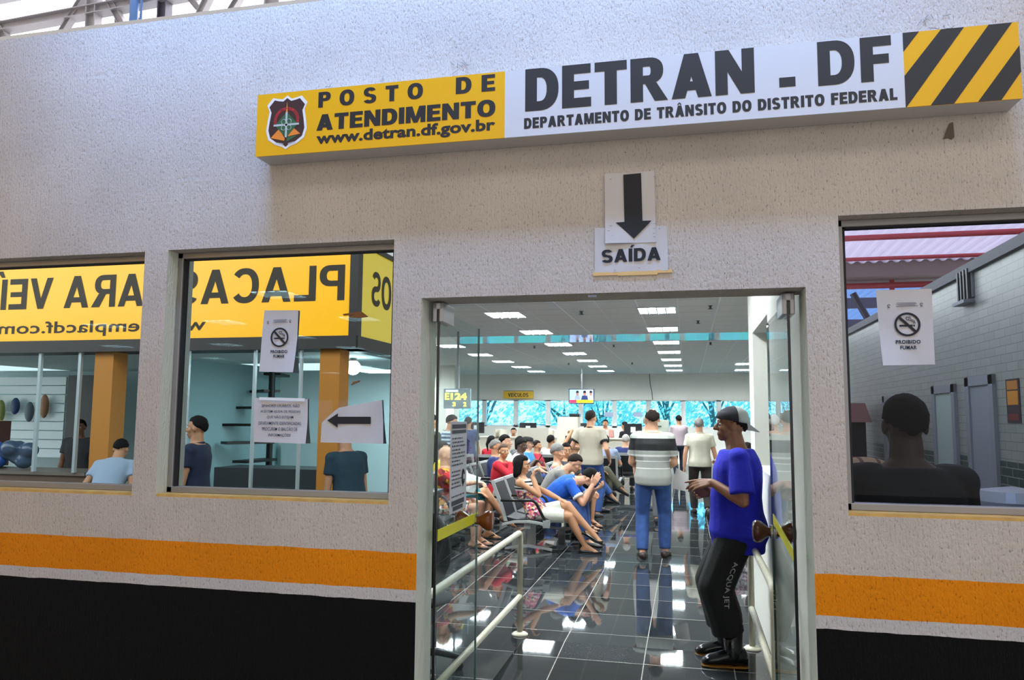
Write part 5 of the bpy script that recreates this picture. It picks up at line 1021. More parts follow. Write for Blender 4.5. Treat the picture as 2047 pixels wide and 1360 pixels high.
person('grey-haired woman in purple patterned top resting her chin on her arm', (SX+.06, 8.02, 0), 0, .98, 'light', 'f', **{**sit(.48, 0, fwd=.42), **dict(head=(-10, 6, 0), hands={1: (.10, .22, 1.02), -1: (-.10, .28, .62)}, elbow={1: (.6, .2, -1), -1: (-1, -.6, -.2)})}, top=('tank', floral('purple_print', '8a5a9a', ['c9b4cf', '7d4a92', 'd6c7d6', '5d3a70'], 40), {}), bottom=('long', C('black'), .02), hair=('thick', 'grey'), shoes=('sandal', '151515'), vx=.008)
person('dark-haired man in the first row looking straight at the camera', (SX+.10, 8.62, 0), -30, .98, 'tan', **{**sit(.48, 2), **dict(head=(-35, 4, 0))}, top=('tee', C('dark_grey', '3b3c40'), {}), bottom=('shorts', C('khaki', '6d6a58'), .014), hair=('short', 'black'), shoes=('sandal', '2b2320'), vx=.008)
person('man in jeans sitting with one leg crossed behind the man in beige polo', (SX, 10.36, 0), 0, 1.0, 'tan', **sit(.48, 6, -1), top=('tee', C('muted_blue', '3e5a86'), {}), bottom=('long', DENIM, .016), hair=('short', 'black'), shoes=('shoe', '1c1c1e'), vx=.010)
person('man in olive trousers with a black shoe raised on his knee', (SX+.05, 11.52, 0), 0, 1.0, 'tan', **sit(.48, 4, 1), top=('tee', C('stone', '8f8a7e'), {}), bottom=('long', C('olive', '4c4a3a'), .018), hair=('short', 'grey'), shoes=('shoe', '101012'), vx=.010)
# --- second row
S2 = -3.12
person('grey-haired man with glasses in navy shirt in the second row', (S2+.03, 9.21, 0), 0, 1.0, 'tan', **{**sit(.48, 2), **dict(head=(0, 6, 0))}, top=('tee', C('navy_shirt', '1f2c5e'), {}), bottom=('long', DENIMD, .016), hair=('short', 'grey'), shoes=('shoe', '141414'), wide=1.06, vx=.008)
person('woman in red cardigan with sunglasses on her head, hand on her chin', (S2+.20, 8.60, 0), -12, .97, 'tan', 'f', **{**sit(.47, -6), **dict(head=(-38, 2, 0), hands={1: (.02, .24, .93), -1: (-.1, .24, .72)}, elbow={1: (.7, -.1, -1), -1: (-1, -.2, -.4)}, lean=(4, 14))}, top=('long', C('red', 'b01428'), {}), bottom=('long', C('cream_trousers', 'b7b2a4'), .014), hair=('bun', 'brown'), shoes=('flat', '2a1a18'), vx=.007)
person('young dark-haired man in pale green shirt in the second row', (S2+.04, 9.79, 0), 0, 1.09, 'light', **{**sit(.48, 0), **dict(head=(-6, 0, 0))}, top=('polo', C('pale_green', 'b7cdb4'), {}), bottom=('long', DENIMD, .016), hair=('short', 'black'), shoes=('shoe', '141414'), collar=C('green_collar', '23543c'), vx=.008)
pk = person('dark-skinned man in pale pink shirt looking at his phone', (S2+.1, 10.37, 0), 0, 1.0, 'dark', **{**sit(.48, 0), **dict(head=(-6, 16, 0), hands={1: (.04, .36, .86), -1: (-.06, .36, .85)}, elbow={1: (.8, -.3, -.8), -1: (-.8, -.3, -.8)}, lean=(4, 14))}, top=('polo', C('pale_pink', 'd8c3c9'), {}), bottom=('long', C('black'), .016), hair=('short', 'black'), shoes=('shoe', '141414'), collar=C('pale_pink'), wide=1.06, vx=.008)
ph = MB().bb((-.035, -.004, -.06), (.035, .004, .06)).build('mobile_phone', mat('phone_black'), bevel=.004); ph.matrix_world = Matrix.Translation(world(pk, pk['WR'][1]+Vector((-.02, .10, .05)))) @ Matrix.Rotation(R(-90), 4, 'Z') @ Matrix.Rotation(R(-30), 4, 'X'); tag(ph, 'small black phone in the hands of the man in pink shirt', 'phone')
cp = person('man with black cap and glasses in sky blue shirt in the second row', (S2+.22, 10.95, 0), 0, 1.0, 'light', **{**sit(.48, 4), **dict(head=(-6, 6, 0))}, top=('polo', C('sky_blue', '3f86c9'), {}), bottom=('long', DENIM, .016), hair=('short', 'grey'), shoes=('shoe', '141414'), collar=C('sky_blue'), vx=.009)
h_ = cp['hp']; c = MB(); c.rings([[h_(.086*k*math.cos(t), -.012+.108*k*math.sin(t), z) for t in np.linspace(0, 2*PI, 20)[:-1]] for k, z in ((1, .05), (1.02, .08), (.9, .115), (.5, .13))]); c.rings([[h_(.07*math.cos(t)*q_, .09+.07*math.sin(t)*q_, z) for t in np.linspace(0, PI, 10)] for q_, z in ((1, .052), (1, .058))]); c.build('black_cap', C('black'), cp['root'], smooth=True)
person('man in red shirt partly hidden beyond the man in sky blue', (S2+.28, 11.53, 0), 0, .90, 'tan', **sit(.48, 4), top=('tee', C('crimson', 'a51c34'), {}), bottom=('long', DENIM, .016), hair=('short', 'dark'), shoes=('shoe', '141414'), vx=.010)
# --- third row, seen through the left door
S3 = -3.72
person('bald man in red and yellow shirt sitting half behind the left wall', (-3.03, 6.39, 0), 0, 1.0, 'light', **{**sit(.48, 4), **dict(head=(0, 10, 0), hands={1: (.06, .40, .80), -1: (-.06, .40, .80)})}, top=('tee', floral('red_yellow_print', 'b3202a', ['b3202a', 'c8271f', 'd9a420', '7a1a20'], 16), {}), bottom=('shorts', floral('floral_shorts', 'd9cfc0', ['d9cfc0', 'b8406a', '3c5a40', 'e4d9c8', 'c97a3a'], 30), .02), hair=('none', 'grey'), shoes=('sandal', '3a2a20'), vx=.008, eyes=True)
pp = MB().prism([(0, 0), (.34, -.06), (.40, .16), (.10, .26)], (0, 0, 0), Vector((1, .1, .0)).normalized(), Vector((0, .5, .85)), (0, .003, 0)).build('paper_folder', mat('white_folder', 'd5d9da', .6), loc=(-2.98, 6.3, .72)); tag(pp, 'large white papers on the lap of the bald man', 'paper')
person('person in teal shorts and flip-flops, crossed legs showing beside the door notice', (-3.05, 6.97, 0), 0, 1.0, 'tan', **sit(.48, 4, 1), top=('tee', C('white'), {}), bottom=('shorts', C('teal', '2a7a86'), .018), hair=('short', 'black'), shoes=('sandal', '1a1a1c'), vx=.0075)
person('person in yellow shirt sitting behind the printed door notice', (-3.62, 8.0, 0), 0, 1.0, 'tan', **sit(.48, 0), top=('tee', C('yellow', 'd8c01c'), {}), bottom=('long', DENIMD, .016), hair=('short', 'black'), shoes=('shoe', '141414'), vx=.009)
person('woman with black ponytail and red top sitting behind the second row', (-3.95, 12.3, 0), 80, .97, 'tan', 'f', **{**sit(.48, 4), **dict(head=(-30, 0, 0))}, top=('tee', C('red'), {}), bottom=('long', C('black'), .014), hair=('tail', 'black'), shoes=('flat', '141414'), vx=.009)
person('person in grey patterned top sitting beyond the door edge', (-3.36, 12.3, 0), 75, .96, 'tan', 'f', **sit(.48, 2), top=('tee', floral('grey_print_top', '77797c', ['77797c', '8d9093', '5d6064'], 40), {}), bottom=('long', C('black'), .014), hair=('bob', 'black'), shoes=('flat', '141414'), vx=.010)
person('person in navy and white striped shirt standing behind the yellow shirt', (-3.98, 9.1, 0), 20, 1.0, 'tan', pelvis=.90, lean=(6, 18), head=(0, 14, 0), top=('tee', bands('navy_stripes', 'Z', [(k*.03, ('2c4463', 'b9c3cc')[k % 2]) for k in range(30, 56)]), {}), bottom=('long', DENIMD, .016), hair=('short', 'black'), shoes=('shoe', '141414'), vx=.009)
person('person in dark green jacket standing at the left edge of the doorway', (-3.95, 8.2, 0), 60, 1.0, 'tan', pelvis=.90, lean=(4, 12), head=(0, 10, 0), top=('long', C('dark_green', '2a352e'), {}), bottom=('long', C('black'), .016), hair=('short', 'black'), shoes=('shoe', '141414'), vx=.009)
# --- people with their backs to the camera, further in
person('man in white T-shirt seen from behind, arm raised', (-2.78, 12.7, 0), 90, 1.0, 'tan', **{**sit(.48, 4), **dict(head=(-20, 0, 0), hands={1: (.46, .20, 1.42), -1: (-.10, .27, .6)}, elbow={1: (1, 0, -.6), -1: (-1, -.6, -.2)})}, top=('tee', C('white'), {}), bottom=('long', DENIM, .016), hair=('short', 'black'), shoes=('shoe', '141414'), vx=.009)
person('man in light blue-grey shirt sitting with his back turned', (-1.66, 12.75, 0), 90, 1.02, 'light', **{**sit(.48, 6), **dict(head=(10, 4, 0))}, top=('tee', C('blue_grey', '8794ab'), {}), bottom=('long', DENIMD, .016), hair=('short', 'dark'), shoes=('shoe', '141414'), vx=.009, wide=1.1)
person('bald man sitting beyond the man in light blue-grey', (-1.92, 14.02, 0), 90, 1.0, 'tan', **sit(.48, 4), top=('tee', C('navy_shirt'), {}), bottom=('long', C('black'), .016), hair=('receding', 'grey'), shoes=('shoe', '141414'), vx=.010)
person('white-haired man in navy shirt sitting with his back turned near the aisle', (-1.34, 14.0, 0), 92, 1.0, 'light', **sit(.48, 4), top=('tee', C('navy_shirt'), {}), bottom=('long', C('grey_trousers'), .016), hair=('short', 'white'), shoes=('shoe', '141414'), vx=.010)
person('clerk in black shirt with yellow stripe at the far counters', (-4.95, 18.7, 0), -75, 1.0, 'tan', **sit(.52, 0), top=('tee', bands('clerk_shirt', 'Z', [(.4, '121214'), (.86, 'c83a22'), (.90, 'd8c81e'), (.95, '121214'), (1.6, '121214')]), {}), bottom=('long', C('black'), .014), hair=('short', 'black'), shoes=('shoe', '101010'), vx=.011)
person('brown-haired woman clerk facing the hall at the far counters', (-4.35, 18.6, 0), -85, .98, 'tan', 'f', **sit(.52, 0), top=('tee', C('dark_grey'), {}), bottom=('long', C('black'), .014), hair=('long', 'brown'), shoes=('flat', '101010'), vx=.011)
person('clerk in salmon shirt behind the counter near the standing man in beige polo', (-2.3, 18.9, 0), -100, 1.0, 'tan', pelvis=.78, top=('tee', C('salmon', 'c98a80'), {}), bottom=('long', C('black'), .014), hair=('short', 'black'), shoes=('shoe', '101010'), vx=.011, feet={1: (.1, .1, .085), -1: (-.1, .1, .085)})
person('woman clerk with long black ponytail and black shirt at the far counters', (-1.75, 18.9, 0), 150, .98, 'tan', 'f', pelvis=.74, top=('tee', C('black'), {}), bottom=('long', C('black'), .014), hair=('tail', 'black'), shoes=('flat', '101010'), vx=.011, feet={1: (.1, .1, .085), -1: (-.1, .1, .085)}, head=(-10, 8, 0))
person('dark-haired man standing at the counters behind the ponytailed woman', (-4.7, 13.1, 0), 90, 1.0, 'tan', pelvis=.84, top=('tee', C('navy_shirt'), {}), bottom=('long', DENIMD, .016), hair=('short', 'black'), shoes=('shoe', '101010'), vx=.010, feet={1: (.1, .1, .085), -1: (-.1, .1, .085)})
person('person in floral blouse and grey trousers sitting right of the aisle with a black bag', (.86, 9.2, 0), 140, .98, 'light', 'f', **{**sit(.50, 4), **dict(hands={1: (.06, .30, .80), -1: (-.28, .34, .98)})}, top=('long', floral('floral_blouse', 'cdbcc4', ['cdbcc4', 'a7586f', 'd8d2d4', '8a7a86'], 36), {}), bottom=('long', C('grey_trousers'), .016), hair=('bob', 'dark'), shoes=('flat', '141414'), vx=.009)
bg_ = thing('handbag', 'black handbag on the floor beside the person in floral blouse', 'bag', (.40, 8.95, 0)); MB().ell((0, 0, .16), (.15, .09, .16)).build('body', mat('black_leather', '0e0e10', .35), bg_, smooth=True); MB().tube([(-.1, 0, .26), (-.06, 0, .38), (.06, 0, .38), (.1, 0, .26)], .008, 8).build('strap', mat('black_leather'), bg_)
# benches under them
bench(5, (SX-.02, 8.58, 0), R(-90), 'silver and black beam bench of the aisle row nearest the door')
bench(5, (SX+.0, 12.1, 0), R(-90), 'silver and black beam bench of the aisle row beyond the man in beige polo')
bench(6, (S2+.02, 11.53, 0), R(-90), 'silver and black beam bench of the second row under the red cardigan')
bench(4, (-3.12, 7.55, 0), R(-90), 'silver and black beam bench near the left door, under the teal shorts')
bench(2, (-3.64, 8.6, 0), R(-90), 'beam bench by the left glass door under the person in yellow shirt')
bench(3, (-4.5, 12.3, 0), 0, 'silver and black beam bench where the ponytailed woman sits')
bench(3, (-2.80, 12.75, 0), 0, 'beam bench facing the counters, man in white T-shirt on it')
bench(3, (-1.9, 14.02, 0), 0, 'beam bench facing the counters under the white-haired man')
bench(2, (.86, 9.2, 0), R(50), 'beam bench right of the aisle under the person in floral blouse')
# ------------------------------------------------------------------ the plate-maker's kiosk across the aisle (it stands behind the camera; the left windows mirror it)
KY = -4.8
kz = thing('kiosk', 'plate-maker kiosk with a big lit yellow sign, mirrored in the left windows', 'kiosk', (-3.7, KY, -RD))
def K(mb, lo, hi): return mb.bb([a-b for a, b in zip(lo, (-3.7, KY, -RD))], [a-b for a, b in zip(hi, (-3.7, KY, -RD))])
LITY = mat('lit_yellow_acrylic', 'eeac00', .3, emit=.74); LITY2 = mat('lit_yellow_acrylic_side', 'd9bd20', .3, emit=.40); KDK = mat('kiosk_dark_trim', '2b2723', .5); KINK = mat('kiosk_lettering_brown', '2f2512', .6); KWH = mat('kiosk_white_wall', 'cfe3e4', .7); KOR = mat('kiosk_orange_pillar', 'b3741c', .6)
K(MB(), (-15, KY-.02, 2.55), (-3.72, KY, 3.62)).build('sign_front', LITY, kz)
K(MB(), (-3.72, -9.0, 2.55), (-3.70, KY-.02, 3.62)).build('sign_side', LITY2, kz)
t_ = MB(); K(t_, (-3.79, KY-.1, 2.50), (-3.685, KY+.02, 3.68)); K(t_, (-15, KY-.4, 2.40), (-3.69, KY+.03, 2.55)); K(t_, (-3.95, -9, 2.40), (-3.68, KY, 2.55)); K(t_, (-15, -9, 3.62), (-3.68, KY+.02, 3.68)); t_.build('trim', KDK, kz)
m_ = MB()
def kt(body, x0, x1, z0, z1, **k): lettering(m_, body, (x0+3.7, .004, z0+RD), -X, Z, x0-x1, z1-z0, **k)
def kb(body, x0, x1, z0, z1): block(m_, body, (x0+3.7, .004, z0+RD), -X, Z, x0-x1, z1-z0, space=.10, ws=.215, hs=.18)
kb('PLACAS', -3.86, -6.12, 2.965, 3.385); kb('PARA', -6.20, -7.72, 2.965, 3.375); kb('VEÍCULOS', -7.90, -10.5, 2.965, 3.365); kt('www.emplacdf.com.br', -5.66, -9.16, 2.60, 2.80, off=.016, space=1.04)
m_.build('lettering', KINK, kz)
m_ = MB(); block(m_, 'OS', (.004, -1.02, 2.965+RD), Y, Z, .62, .42, ws=.215, hs=.18); m_.build('side_lettering', KINK, kz)
g = MB(); K(g, (-15, -9.05, 0), (-3.7, -9.0, 3.6)); K(g, (-15, -9, 2.42), (-3.7, KY-.4, 2.45)); g.build('rear_wall', KWH, kz)
K(MB(), (-7.15, -9, 0), (-7.05, KY-1.6, 2.42)).build('divider', mat('kiosk_teal_panel', '8fb3b8', .5), kz)
K(MB(), (-4.17, KY-.3, -.13), (-3.92, KY-.05, 2.42)).build('pillar', KOR, kz); K(MB(), (-7.25, KY-.3, -.13), (-6.98, KY-.05, 2.42)).build('pillar', KOR, kz)
K(MB(), (-15, KY-.12, .2), (-7.3, KY-.08, .86)).build('counter_front', mat('kiosk_counter_brown', '5a4634', .6), kz); K(MB(), (-15, KY-.7, .86), (-7.3, KY-.05, .90)).build('counter_top', mat('kiosk_counter_top', '6c6258', .4), kz)
f = MB()
for x in (-10.9, -8.05, -7.45): K(f, (x-.02, KY-.06, .9), (x+.02, KY-.02, 2.42))
for x in (-6.2, -5.9, -5.0, -4.4): K(f, (x-.015, KY-.06, -.1), (x+.015, KY-.02, 2.42))
f.build('shopfront_mullions', mat('kiosk_mullion', 'b9c7c8', .3, .4), kz)
sw = MB()
for k in range(9): K(sw, (-14.6, -8.2, .85+.16*k), (-10.78, -8.17, .992+.16*k))
sw.build('slatwall', mat('slatwall_white', 'e3f0f2', .6), kz)
K(MB(), (-10.08, -8.2, 0), (-9.85, -8.1, 2.42)).build('door_frame', KWH, kz); K(MB(), (-10.72, -8.2, 0), (-10.1, -8.15, 2.30)).build('dark_door', mat('kiosk_dark_door', '272a2c', .5), kz)
stv = MB()
for k in range(9):
    a = k*.55; stv.box((-2.75+.35*math.cos(a), -2.9+.35*math.sin(a), .25+.27*k), (.75, .26, .04), ('Z', a))
stv.cyl((-2.75, -2.9, 0), (-2.75, -2.9, 2.6), .05); stv.build('spiral_stair', mat('stair_black_steel', '1a1c1e', .4, .4), kz, loc=(0, 0, 0))
K(MB(), (-6.0, -6.2, -.13), (-4.25, -5.6, .95)).build('dark_counter', mat('kiosk_dark_counter', '232a2e', .5), kz); K(MB(), (-6.9, -8.9, 0), (-4.6, -8.85, 1.15)).build('low_cabinet', mat('kiosk_white_cabinet', 'bcd3d4', .5), kz)
# lamps of the kiosk
lp_ = thing('shop_lamp', 'bright round lamp in the kiosk, mirrored beside the arrow paper', 'lamp', (-4.42, -6.3, 2.28)); MB().ell((0, 0, 0), (.10, .10, .10)).build('bulb', mat('bulb_glow', 'e4fbff', .4, emit=60), lp_, smooth=True); MB().cyl((0, 0, .08), (0, 0, .13), .05).build('socket', KDK, lp_)
area('kiosk_tube_light', (-5.4, -7.2, 2.35), (0, 0, 0), 1.6, 15, (.75, .98, 1.0)); area('kiosk_counter_light', (-11, -6.8, 2.35), (0, 0, 0), 1.6, 12, (.80, .96, 1.0)); area('kiosk_side_light', (-4.5, -7.6, 2.3), (0, 0, 0), .8, 55, (.75, .95, 1.0))
# goods on and behind the counter
rnd = random.Random(2)
for k in range(9):
    x = -13.6+.31*k; c_ = ('2f4f7a', '6a7f4e', '23272c', '7a4a3a', '3a6a8a', '8a8f4a', '2a3f6a', '54606a', '9a6a4a')[k]
    o = MB().ell((0, 0, -.15), (.09, .05, .15+.03*(k % 3))).build('hanging_bag', mat('goods_'+c_, c_, .6), loc=(x, -8.08, 1.9-.1*(k % 2)), smooth=True); tag(o, ('blue', 'olive', 'black', 'rust', 'sea-blue', 'mustard', 'navy', 'grey', 'tan')[k]+' bag hanging on the white slat wall of the kiosk', 'bag', 'bags hanging on the kiosk slat wall')
for k, (x, y, z, r_, c_, lb) in enumerate(((-9.6, -5.2, 1.14, .24, '22324e', 'dark blue heap of plastic-wrapped goods on the kiosk counter'), (-9.1, -5.15, 1.08, .20, '2c5aa6', 'bright blue plastic bundle on the kiosk counter'), (-8.65, -5.2, 1.06, .18, '44566a', 'grey-blue wrapped bundle at the end of the kiosk counter'))):
    o = MB(); 
    for q_ in range(7): o.ell((rnd.uniform(-.18, .18), rnd.uniform(-.1, .1), rnd.uniform(-.1, .12)), (r_*.7, r_*.6, r_*.6))
    o = o.build('wrapped_bundle', mat('plastic_'+c_, c_, .2), loc=(x, y, z), smooth=True); vox(o, .02, 3); tag(o, lb, 'bundle', 'wrapped bundles on the kiosk counter')
t = thing('cardboard_box', 'brown box standing among the goods on the kiosk counter', 'box', (-9.5, -5.55, .90)); MB().bb((-.2, -.12, 0), (.2, .12, .62)).build('carton', mat('box_brown', '5b3a30', .8), t); MB().bb((-.2, -.02, .62), (.2, .02, .624)).build('packing_tape', TAPE, t)
# people outside, seen in the mirror of the left windows
person('man in navy polo walking past the kiosk, mirrored in the left window', (-5.0, -3.8, -RD), 168, 1.04, 'tan', pelvis=.95, top=('polo', C('navy_polo', '16223c'), {}), bottom=('long', C('black'), .016), hair=('short', 'black'), shoes=('shoe', '141414'), vx=.010, feet={1: (.1, .12, .085), -1: (-.1, -.1, .085)}, collar=C('navy_polo'))
person('person in dark teal shirt at the kiosk corner, mirrored below the arrow paper', (-3.45, -4.2, -RD), 215, 1.0, 'tan', pelvis=.90, lean=(6, 16), head=(0, 14, 0), top=('tee', C('dark_teal', '12303c'), {}), bottom=('long', C('black'), .016), hair=('short', 'black'), shoes=('shoe', '141414'), vx=.010)
person('dark-clothed shopkeeper behind the kiosk counter, mirrored in the far left window', (-9.0, -6.6, -RD), 70, 1.0, 'brown', pelvis=.90, top=('tee', C('dark_grey'), {}), bottom=('long', C('black'), .016), hair=('short', 'black'), shoes=('shoe', '141414'), vx=.011)
person('person in pale shirt bending by the orange pillar of the kiosk', (-6.35, -4.1, -RD), 250, 1.0, 'tan', pelvis=.84, lean=(24, 50), head=(0, 30, 0), top=('tee', C('pale_blue', '8fa3b5'), {}), bottom=('long', C('grey_trousers'), .016), hair=('short', 'black'), shoes=('shoe', '141414'), vx=.011)

# ------------------------------------------------------------------ the covered market aisle seen through the right window
def tile_material():
    m = mat('pale_wall_tiles', 'a4a89f', .35); n = m.node_tree.nodes; l = m.node_tree.links; b = n['Principled BSDF']
    t = n.new('ShaderNodeTexCoord'); s = n.new('ShaderNodeSeparateXYZ'); cb = n.new('ShaderNodeCombineXYZ'); l.new(t.outputs['Object'], s.inputs[0]); l.new(s.outputs['Y'], cb.inputs[0]); l.new(s.outputs['Z'], cb.inputs[1])
    br = n.new('ShaderNodeTexBrick'); br.inputs['Scale'].default_value = 1; br.inputs['Brick Width'].default_value = .22; br.inputs['Row Height'].default_value = .07; br.inputs['Mortar Size'].default_value = .004; l.new(cb.outputs[0], br.inputs[0])
    def two(a, b_, mo):
        q_ = n.new('ShaderNodeTexBrick'); 
        for k in ('Brick Width', 'Row Height', 'Mortar Size', 'Scale'): q_.inputs[k].default_value = br.inputs[k].default_value
        q_.inputs['Color1'].default_value = (*lin(a), 1); q_.inputs['Color2'].default_value = (*lin(b_), 1); q_.inputs['Mortar'].default_value = (*lin(mo), 1); l.new(cb.outputs[0], q_.inputs[0]); return q_
    hi = two('9fa59c', 'a8ada4', '868b84'); lo = two('2f4a44', '37524b', '9aa29b'); gt = n.new('ShaderNodeMath'); gt.operation = 'LESS_THAN'; gt.inputs[1].default_value = 1.31; l.new(s.outputs['Z'], gt.inputs[0])
    mx = n.new('ShaderNodeMix'); mx.data_type = 'RGBA'; l.new(gt.outputs[0], mx.inputs[0]); l.new(hi.outputs[0], mx.inputs[6]); l.new(lo.outputs[0], mx.inputs[7]); l.new(mx.outputs[2], b.inputs['Base Color']); return m
b = MB(); b.bb((2.5, TH, -RD), (2.7, 10.2, 2.95)); struct(b.build('wall_market', tile_material()))
b = MB(); b.bb((2.46, TH, 2.95), (2.74, 10.2, 3.04)); struct(b.build('trim_coping', mat('coping_grey', '55565c', .6)))
for i, (y0, y1, z1, lf, lb) in enumerate(((3.98, 4.63, 2.02, '9fa7b0', 0), (4.93, 5.62, 1.98, 'b9cfc2', 0), (7.03, 7.69, 1.93, 'a4a9ac', 0))):  # pale second leaf carries the light of its lit opening in its colour
    f = MB(); f.bb((2.47, y0, -RD), (2.5, y0+.09, z1)); f.bb((2.47, y1-.09, -RD), (2.5, y1, z1)); f.bb((2.47, y0, z1-.08), (2.5, y1, z1)); fr = struct(f.build('door_%d' % (i+3), mat('door_frame_grey', '9aa2a8', .5)))
    MB().bb((2.485, y0+.09, -RD), (2.499, y1-.09, z1-.08)).build('leaf', mat('door_leaf_'+lf, lf, .5), fr); MB().tube([(2.48, y0+.14, .88), (2.44, y0+.14, .90), (2.44, y0+.22, .90)], .012, 8).build('handle', CLIP, fr)
t = thing('wall_poster', 'small orange and dark poster on the tiled wall seen through the right window', 'poster', (2.497, 3.64, 1.62)); MB().bb((-.004, -.125, 0), (0, .125, .345)).build('sheet', mat('poster_dark', '3a2c34', .5), t)
for z0, z1, c_ in ((.26, .33, 'd08a2a'), (.14, .25, 'e39a1c'), (.02, .07, '7a2f28')): MB().bb((-.006, -.10, z0), (-.004, .10, z1)).build('printed_panel', mat('poster_'+c_, c_, .5), t)
t = thing('wall_lamp', 'dark four-bar lamp fixed high on the tiled wall seen through the right window', 'wall lamp', (2.5, 4.5, 2.68))
MB().bb((-.02, -.16, .05), (0, .16, .30)).build('backplate', mat('lamp_plate', '8b9198', .5), t)
for k in range(4): MB().bb((-.05, -.135+.08*k, .03), (-.02, -.105+.08*k, .31)).build('bar', mat('lamp_bar_dark', '2d3138', .4), t)
MB().bb((-.09, -.15, 0), (0, .15, .03)).build('tray', mat('lamp_plate'), t)
t = thing('litter_bin', 'pale metal litter bin against the tiled wall, low in the right window', 'bin', (2.2, 2.95, -RD)); MB().lathe((0, 0, 0), [(.01, 0), (.19, 0), (.21, 1.18), (.01, 1.18)], 24).build('body', mat('bin_pale_metal', 'a9aeb0', .4, .3), t, smooth=False); MB().lathe((0, 0, 1.18), [(.01, 0), (.22, 0), (.225, .03), (.2, .10), (.01, .13)], 24).build('lid', mat('bin_lid', 'c9cccd', .3, .4), t)
t = thing('market_stall', 'dark stall with a pinkish awning at the far end of the tiled wall', 'stall', (1.95, 8.2, -RD)); MB().bb((-.05, 0, 0), (.42, .6, 1.72)).build('cabinet', mat('stall_dark', '1d1a1e', .5), t)
MB().prism([(-.12, 0), (.48, 0), (.40, .26), (-.02, .26)], (0, -.1, 1.72), X, Z, (0, .8, 0)).build('awning', mat('stall_awning_pink', 'b88a84', .7), t); MB().bb((-.02, -.012, 1.05), (.38, 0, 1.62)).build('menu_board', mat('stall_board', '2b262b', .4), t); MB().bb((.10, -.018, 1.12), (.30, -.012, 1.25)).build('red_light_panel', mat('stall_red', 'a5545f', .4, emit=.4), t)
t = thing('goods_table', 'low dark table carrying the piled cloth beyond the man at the right window', 'table', (1.75, 6.3, -RD)); MB().bb((-.45, -.35, .98), (.45, .35, 1.02)).build('table_top', mat('table_dark', '2a2a2e', .6), t)
for sx_ in (-1, 1):
    for sy_ in (-1, 1): MB().bb((sx_*.4-.02, sy_*.3-.02, 0), (sx_*.4+.02, sy_*.3+.02, .98)).build('leg', mat('table_dark'), t)
for k, (x, z, c_, lb) in enumerate(((1.55, .97, '8d7a5e', 'lowest tan roll in the cloth pile behind the right window'), (1.85, .97, '2b2d35', 'dark folded cloth at the bottom right of the pile behind the right window'), (1.62, 1.12, 'c9b79a', 'cream striped cloth folded on top of the pile behind the right window'), (1.95, 1.12, 'b09a78', 'beige cloth folded on the dark one behind the right window'))):
    o = MB().ell((0, 0, 0), (.24, .28, .09)).build('folded_cloth', bands('cloth_'+c_, 'X', [(-.3, c_), (-.1, '6a5c4a'), (-.06, c_), (.08, '6a5c4a'), (.12, c_), (.4, c_)]), loc=(x, 6.3, z), smooth=True); tag(o, lb, 'cloth', 'piled cloth in the market aisle')
bl = MB().bb((-.2, -.2, 0), (.2, .2, .5)).build('blue_crate', mat('crate_blue', '2a4f96', .5), loc=(1.25, 4.6, -RD), bevel=.02); tag(bl, 'blue plastic crate on the aisle floor low in the right window', 'crate')
# roof of the market aisle: corrugated translucent sheets on purlins, red sprinkler pipes
mt = bpy.data.materials.new('translucent_roof_sheet'); mt.use_nodes = True; n = mt.node_tree.nodes; l = mt.node_tree.links; n.clear(); o_ = n.new('ShaderNodeOutputMaterial'); tl = n.new('ShaderNodeBsdfTranslucent'); df = n.new('ShaderNodeBsdfDiffuse'); mx = n.new('ShaderNodeMixShader'); tl.inputs[0].default_value = (*lin('f4eaf4'), 1); df.inputs[0].default_value = (*lin('c9bcc6'), 1); mx.inputs[0].default_value = .35; l.new(tl.outputs[0], mx.inputs[1]); l.new(df.outputs[0], mx.inputs[2]); l.new(mx.outputs[0], o_.inputs[0])
def corrugated(name, y0, y1, z0, z1, x0=.75, x1=12, m=mt):
    b = MB(); vs = []; N = int((x1-x0)/.05)
    for i in range(N+1):
        x = x0+(x1-x0)*i/N; d = .02*(1 if i % 4 in (1, 2) else -1)
        vs += [(x, y0, z0+d), (x, y1, z1+d)]
    b.add(vs, [(2*i, 2*i+2, 2*i+3, 2*i+1) for i in range(N)]); o = b.build(name, m); s = o.modifiers.new('thick', 'SOLIDIFY'); s.thickness = .006; return struct(o)
corrugated('roof_sheet_near', .25, 12.6, 5.05, 4.62); SKYB = mt.copy(); SKYB.name = 'blue_lit_roof_sheet'; SKYB.node_tree.nodes['Translucent BSDF'].inputs[0].default_value = (*lin('b6d2f4'), 1)  # far sheets get a copy with the blue daylight put into its colour
corrugated('roof_sheet_far', 13.4, 26, 4.7, 4.5, m=SKYB)
MB_ = MB(); MB_.bb((.75, 12.5, 4.35), (12, 13.3, 4.75)); struct(MB_.build('roof_gutter', mat('gutter_brown_grey', '8a7672', .6)))
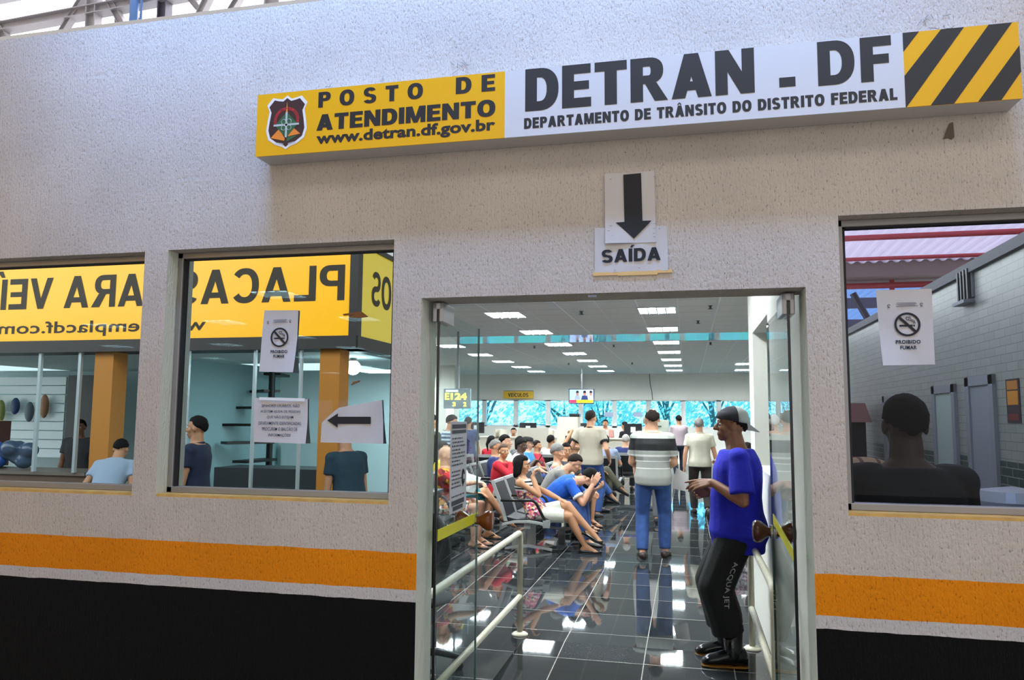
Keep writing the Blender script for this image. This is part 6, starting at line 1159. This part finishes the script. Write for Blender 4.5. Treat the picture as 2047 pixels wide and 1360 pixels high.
REDP = mat('red_sprinkler_pipe', 'b03a44', .4)
for y, z, r_, lb in ((9.3, 4.40, .045, 'red sprinkler pipe crossing highest in the right window'), (11.1, 4.42, .035, 'thin red sprinkler pipe second from the top of the right window'), (13.0, 4.25, .06, 'thick red sprinkler pipe below the brown gutter in the right window')):
    tag(MB().cyl((.9, y, z), (12, y, z), r_).build('sprinkler_pipe', REDP, smooth=True), lb, 'pipe')
tag(MB().tube([(3.95, 13.0, 4.95), (3.95, 13.0, 3.0)], .05).build('red_riser', REDP, smooth=True), 'red vertical riser pipe behind the paper in the right window', 'pipe')
for y, z in ((16.5, 4.4), (20, 4.3)): struct(MB().bb((.9, y-.08, z-.12), (12, y+.08, z+.12)).build('beam_market', mat('beam_dusty_red', '7d6a72', .6)))
tr2 = thing('roof_brace', 'dark forked steel brace under the aisle roof behind the no-smoking paper', 'roof brace', (3.95, 13.6, 3.0)); MB().tube([(0, 0, 0), (-.6, 0, 1.2)], .07, 6).build('strut', mat('brace_dark', '4a4650', .5), tr2); MB().tube([(0, 0, 0), (.6, 0, 1.2)], .07, 6).build('strut', mat('brace_dark'), tr2); MB().bb((-.1, -.1, -3.13), (.1, .1, 0)).build('post', mat('brace_dark'), tr2)
b = MB(); b.bb((3.3, 26, -RD), (12, 26.2, 4.4)); struct(b.build('wall_market_end', mat('market_end_wall', '8a8c90', .8)))
person('man in dark T-shirt with cropped hair standing behind the right window, back turned', (.93, .56, -RD), 90, 1.11, 'dark', pelvis=1.03, head=(3, 0, 0), neck=4, top=('tee', C('charcoal_tee', '0c0d12'), dict(inf=.022, flare=.02)), bottom=('long', C('black'), .02), hair=('short', 'black'), shoes=('shoe', '141414'), vx=.007, wide=1.05)

# ------------------------------------------------------------------ settle the surfaces grown by modifiers into plain meshes
bpy.context.view_layer.update()
dg = bpy.context.evaluated_depsgraph_get()
new = [(o, bpy.data.meshes.new_from_object(o.evaluated_get(dg))) for o in VOX+WRAP]
for o, me in new:
    o.modifiers.clear(); o.data = me
